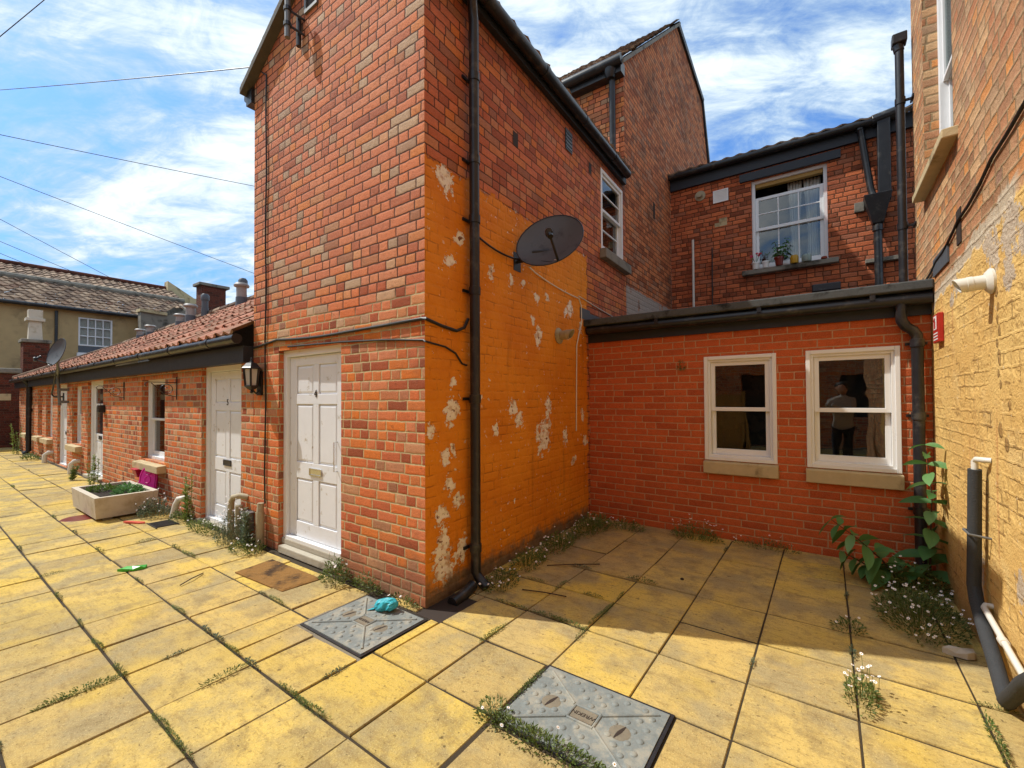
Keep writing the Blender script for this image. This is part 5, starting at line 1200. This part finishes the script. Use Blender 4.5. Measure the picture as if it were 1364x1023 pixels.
column_weed((-11.0,2.12), .55, .16, 'yellow green weed beside the glazed cottage door', 'lime_leaf', 4)
column_weed((-12.0,1.95), .30, .20, 'low straggling weed before the glazed cottage door', 'weed_leaf', 5)
column_weed((-19.3,2.0), .95, .22, 'yellow green bush by the far black cottage downpipe', 'lime_leaf', 6)
column_weed((-21.3,1.5), .35, .5, 'dark low bush in the far corner by yard wall', 'dark_leaf', 8)
clump('daisy_clump', 'far green tuft at foot of cottages past the downpipe', (-17.2,2.05), .5,.15,.18,240,.06,0)
clump('daisy_clump', 'dark green plants on soil at left end of planter trough', (-8.55,1.72,.24), .16,.16,.09,170,.06,0, mat='dark_leaf', cat='plant')
clump('daisy_clump', 'broad leaved green plants at right end of planter trough', (-7.95,1.88,.24), .26,.15,.13,240,.08,0, mat='shrub_leaf', cat='plant')

column_weed((-4.98,2.16), .42, .10, 'thin seedy weed standing before the meter box', 'grey_leaf', 15)
clump('wall_weed', 'small sprig rooted in extension brick above the left window', (-1.36,5.262,1.86), .05,.012,.14,60,.022,0)
# joint weeds: copies of three tufts
def joint_tuft(sd, n, r_, h, L, mat):
    rb = random.Random(sd); mb = MB()
    for k in range(n):
        a = rb.uniform(0,6.28); q = math.sqrt(rb.random()); p = V(r_*q*math.cos(a)*1.5, r_*q*math.sin(a)*.22, rb.uniform(.0,h)*(1-q*.6)+.003)
        leaf(mb, p, V(math.cos(a)+rb.uniform(-.4,.4), math.sin(a)+rb.uniform(-.4,.4), rb.uniform(0,.9)), L*rb.uniform(.6,1.3), L*.36, V(rb.uniform(-.4,.4),rb.uniform(-.4,.4),1))
    return mb, mat
TUFTS = [joint_tuft(1,150,.07,.035,.015,'weed_leaf'), joint_tuft(2,90,.055,.03,.019,'grey_leaf'), joint_tuft(3,210,.10,.03,.014,'dark_leaf')]
base = []
for i, (mb, mat) in enumerate(TUFTS):
    o = mb.build('joint_weed', mat); base.append(o)
JW = [(-4.95,.75,0),(-4.24,.745,0),(-3.76,.75,2),(-3.30,.76,0),(-3.45,.5,2),(-3.28,.60,2),(-3.27,.47,0),(-3.27,.68,0),(-3.05,.3,1),(-2.61,.75,2),(-2.45,.745,2),(-2.33,.75,0),(-3.4,1.22,1),(-3.21,1.22,1),(-2.76,1.22,1),(-3.0,1.22,2),(-2.77,1.08,0),
 (-2.34,1.23,0),(-2.22,1.23,2),(-2.10,1.23,2),(-3.68,1.71,1),(-3.45,1.71,2),(-3.9,1.22,2),(-1.81,2.30,2),(-1.82,2.24,0),(-1.33,2.90,2),(-1.33,3.05,2),(-1.28,3.65,0),(-1.32,3.29,0),(-1.5,3.18,0),(-1.86,2.70,2),(-2.0,2.72,0),(-2.02,3.18,2),(-1.62,2.69,0),(-1.33,2.62,0),(-1.45,2.68,2),(-1.83,3.2,0),(-1.85,3.65,1),
 (.66,3.12,0),(.68,2.92,2),(.66,2.78,0),(-5.62,.80,0),(-4.83,1.21,0),(-6.2,1.6,0),(-5.56,1.69,0),(-5.2,1.70,2),(-7.2,1.35,1),(-1.34,2.05,0),(-1.36,1.95,0),(-6.1,1.215,0),(-6.9,.745,1),(-8.4,1.22,0),(-10.2,1.71,0),(-12,1.22,2),(-14.5,1.71,0),(-2.28,1.45,1),(-3.22,1.0,1),(-.36,2.9,1),(.12,3.35,1),(.12,4.3,1),(-.84,4.9,1)]
rb = random.Random(12)
used = set()
for k, (x, y, t_) in enumerate(JW):
    if t_ in used: o = base[t_].copy(); COL.objects.link(o)
    else: o = base[t_]; used.add(t_)
    s = rb.uniform(.6,1.05); ony = min(abs(y-q) for q in YL) <= min(abs(x-q) for q in XL); x, y = (x, min(YL, key=lambda q: abs(q-y))) if ony else (min(XL, key=lambda q: abs(q-x)), y); o.location = (x, y, -.002); o.rotation_euler = (0,0,(0 if ony else math.pi/2)+rb.uniform(-.1,.1)); o.scale = (s*1.15,s*.8,s*rb.uniform(.9,1.5))
    tag(o, 'small green weed tuft growing in a joint of the yellow paving', 'weed', 'weeds in the paving joints')

# leafy shoots in the right corner
def shoot(name, label, path, nn, L, sd):
    rb = random.Random(sd); pts = [V(*p) for p in path]; rt_ = root(name, label, 'plant', path[0]); st = MB(); mb = MB()
    fine_ = []
    for a, b in zip(pts, pts[1:]): fine_ += [a.lerp(b, q/6) for q in range(6)]
    fine_.append(pts[-1]); st.tube(fine_, [.009*(1-.7*k/len(fine_)) for k in range(len(fine_))], 6); st.build('stem', 'twig', rt_, smooth=True)
    for k in range(nn):
        f = .12+.88*k/(nn-1); i = min(int(f*(len(fine_)-1)), len(fine_)-2); p = fine_[i].lerp(fine_[i+1], f*(len(fine_)-1)-i); ax = (fine_[i+1]-fine_[i]).normalized()
        s = ax.cross(V(.3,.9,.2)).normalized(); t2 = ax.cross(s); a0 = k*math.pi/2+rb.uniform(-.3,.3); sc = L*(1.1-.55*f)*rb.uniform(.85,1.15)
        for sgn in (1,-1):
            d = (s*math.cos(a0)+t2*math.sin(a0))*sgn+ax*.1+V(0,0,rb.uniform(-.35,.15)); d.normalize(); sd_ = d.cross(V(0,0,1)); sd_.normalize(); sd_ = (sd_+V(0,0,rb.uniform(-.7,.7))).normalized(); up_ = sd_.cross(d); seg = 5; i0 = len(mb.v)
            for q in range(seg+1):
                t_ = q/seg; w_ = sc*.22*math.sin(math.pi*min(1,t_*.93+.07))**.8; c_ = p+d*sc*t_-V(0,0,sc*.32*t_*t_)
                mb.v += [c_+sd_*w_+up_*w_*.3, c_, c_-sd_*w_+up_*w_*.3]
            for q in range(seg):
                a = i0+q*3; mb.f += [[a,a+1,a+4,a+3],[a+1,a+2,a+5,a+4]]
    mb.build('leaves', 'shrub_leaf', rt_, smooth=True)
shoot('leafy_shoot', 'tall upright leafy shoot in corner beside the extension downpipe', [(.66,4.86,0),(.665,4.86,.35),(.68,4.85,.75),(.645,4.84,1.16)], 15, .25, 3)
shoot('leafy_shoot', 'leaning leafy shoot spreading left over shaded paving', [(.48,4.75,0),(.36,4.72,.20),(.20,4.68,.36),(.02,4.66,.50)], 11, .25, 5)
shoot('leafy_shoot', 'short low leafy shoot beneath the leaning one', [(.40,4.80,.0),(.26,4.80,.12),(.10,4.80,.20)], 8, .22, 7)
shoot('potted_plant', 'leafy plant rising from the brown upstairs pot', [(-.66,9.205,4.05),(-.68,9.22,4.2),(-.73,9.2,4.36)], 9, .13, 9)
shoot('potted_plant', 'leafy right stem arching from the brown upstairs pot', [(-.64,9.205,4.05),(-.57,9.22,4.22),(-.53,9.2,4.38)], 9, .13, 10)
pf = root('potted_plant', 'pink flowers rising from the left white upstairs pot', 'plant', (-1.03,9.205,4.03)); mb = MB(); fl = MB(); rb = random.Random(4)
for k in range(9):
    p = V(-1.03+rb.uniform(-.10,.09), 9.2+rb.uniform(-.05,.03), 4.12+rb.uniform(0,.10)); mb.tube([(-1.03,9.205,4.02), p], .003, 4); fl.blob(p, .022,.022,.018, 7, 4, .2)
mb.build('stems', 'shrub_leaf', pf); fl.build('flowers', 'pink_petal', pf)
pf = root('potted_plant', 'sparse twiggy plant in the second white upstairs pot', 'plant', (-.87,9.205,4.03)); mb = MB(); lv = MB()
for k in range(7):
    p = V(-.87+rb.uniform(-.07,.07), 9.2+rb.uniform(-.04,.03), 4.10+rb.uniform(0,.12)); mb.tube([(-.87,9.205,4.02), p], .003, 4); leaf(lv, p, V(rb.uniform(-1,1),-.3,.6), .05, .02)
mb.build('stems', 'twig', pf); lv.build('leaves', 'dark_leaf', pf)
for k, (a, b, lab) in enumerate((((-2.12,3.50,.01),(-1.72,3.78,.02),'dry fallen twig on slab beside middle orange-wall daisies'), ((-2.02,2.95,.008),(-1.66,3.03,.014),'thin dry stalk on slab near the downpipe daisies'), ((-4.55,1.60,.006),(-4.40,1.38,.01),'thin dry twig on the paving before the doormat'))):
    tubeobj('twig', lab, 'twig', [V(*a), V(*a).lerp(V(*b),.5)+V(.02,-.01,.012), V(*b)], .005, 'twig', seg=5)

# photographer standing at the camera, mirrored in the right-hand sash window
pr = root('person', 'person in pale top photographing, mirrored in the right sash window', 'person', (.24,-.36,0))
me = bpy.data.meshes.new('body'); sk = [((.24,-.36,.98),.15),((.24,-.37,1.20),.145),((.24,-.37,1.42),.155),((.24,-.36,1.55),.06),((.24,-.345,1.60),.055),
 ((.06,-.34,1.46),.065),((-.02,-.24,1.26),.048),((.0,-.12,1.38),.036),((.01,-.08,1.42),.03),((.42,-.34,1.46),.065),((.36,-.2,1.24),.048),((.14,-.12,1.38),.036),((.10,-.08,1.42),.03),
 ((.15,-.36,.92),.10),((.14,-.33,.50),.07),((.13,-.37,.08),.05),((.13,-.26,.045),.04),((.34,-.36,.92),.10),((.36,-.35,.50),.07),((.37,-.40,.08),.05),((.38,-.29,.045),.04)]
ed = [(0,1),(1,2),(2,3),(3,4),(2,5),(5,6),(6,7),(7,8),(2,9),(9,10),(10,11),(11,12),(0,13),(13,14),(14,15),(15,16),(0,17),(17,18),(18,19),(19,20)]
me.from_pydata([V(*p)-V(.24,-.36,0) for p, r_ in sk], ed, []); bo = bpy.data.objects.new('body', me); COL.objects.link(bo); bo.parent = pr; me.materials.append(MATS['shirt'])
smd = bo.modifiers.new('Skin','SKIN')
for v, (p, r_) in zip(me.skin_vertices[0].data, sk): v.radius = (r_, r_)
me.skin_vertices[0].data[0].use_root = True
bo.modifiers.new('Sub','SUBSURF').levels = 2; bo.modifiers['Sub'].render_levels = 2
me2 = bpy.data.meshes.new('trousers'); sk2 = [((.24,-.36,1.02),.155),((.15,-.36,.92),.112),((.14,-.33,.50),.085),((.13,-.37,.10),.068),((.34,-.36,.92),.112),((.36,-.35,.50),.085),((.37,-.40,.10),.068)]
me2.from_pydata([V(*q)-V(.24,-.36,0) for q, r_ in sk2], [(0,1),(1,2),(2,3),(0,4),(4,5),(5,6)], []); to_ = bpy.data.objects.new('trousers', me2); COL.objects.link(to_); to_.parent = pr; me2.materials.append(MATS['trousers'])
to_.modifiers.new('Skin','SKIN')
for v, (q, r_) in zip(me2.skin_vertices[0].data, sk2): v.radius = (r_, r_)
me2.skin_vertices[0].data[0].use_root = True
to_.modifiers.new('Sub','SUBSURF').levels = 2; to_.modifiers['Sub'].render_levels = 2
mb = MB(); mb.blob((.24,-.335,1.70), .078,.098,.115, 16, 12); mb.blob((.24,-.235,1.69), .014,.022,.02, 8, 6); mb.blob((.165,-.33,1.70),.012,.022,.03,8,6); mb.blob((.315,-.33,1.70),.012,.022,.03,8,6); mb.build('head', 'skin', pr, smooth=True)
mb = MB(); mb.blob((.24,-.36,1.745), .09,.105,.095, 14, 10, .03); mb.build('hair', 'hair', pr, smooth=True)
for o in list(bpy.data.objects):
    if o.type == 'EMPTY': o.empty_display_size = .05
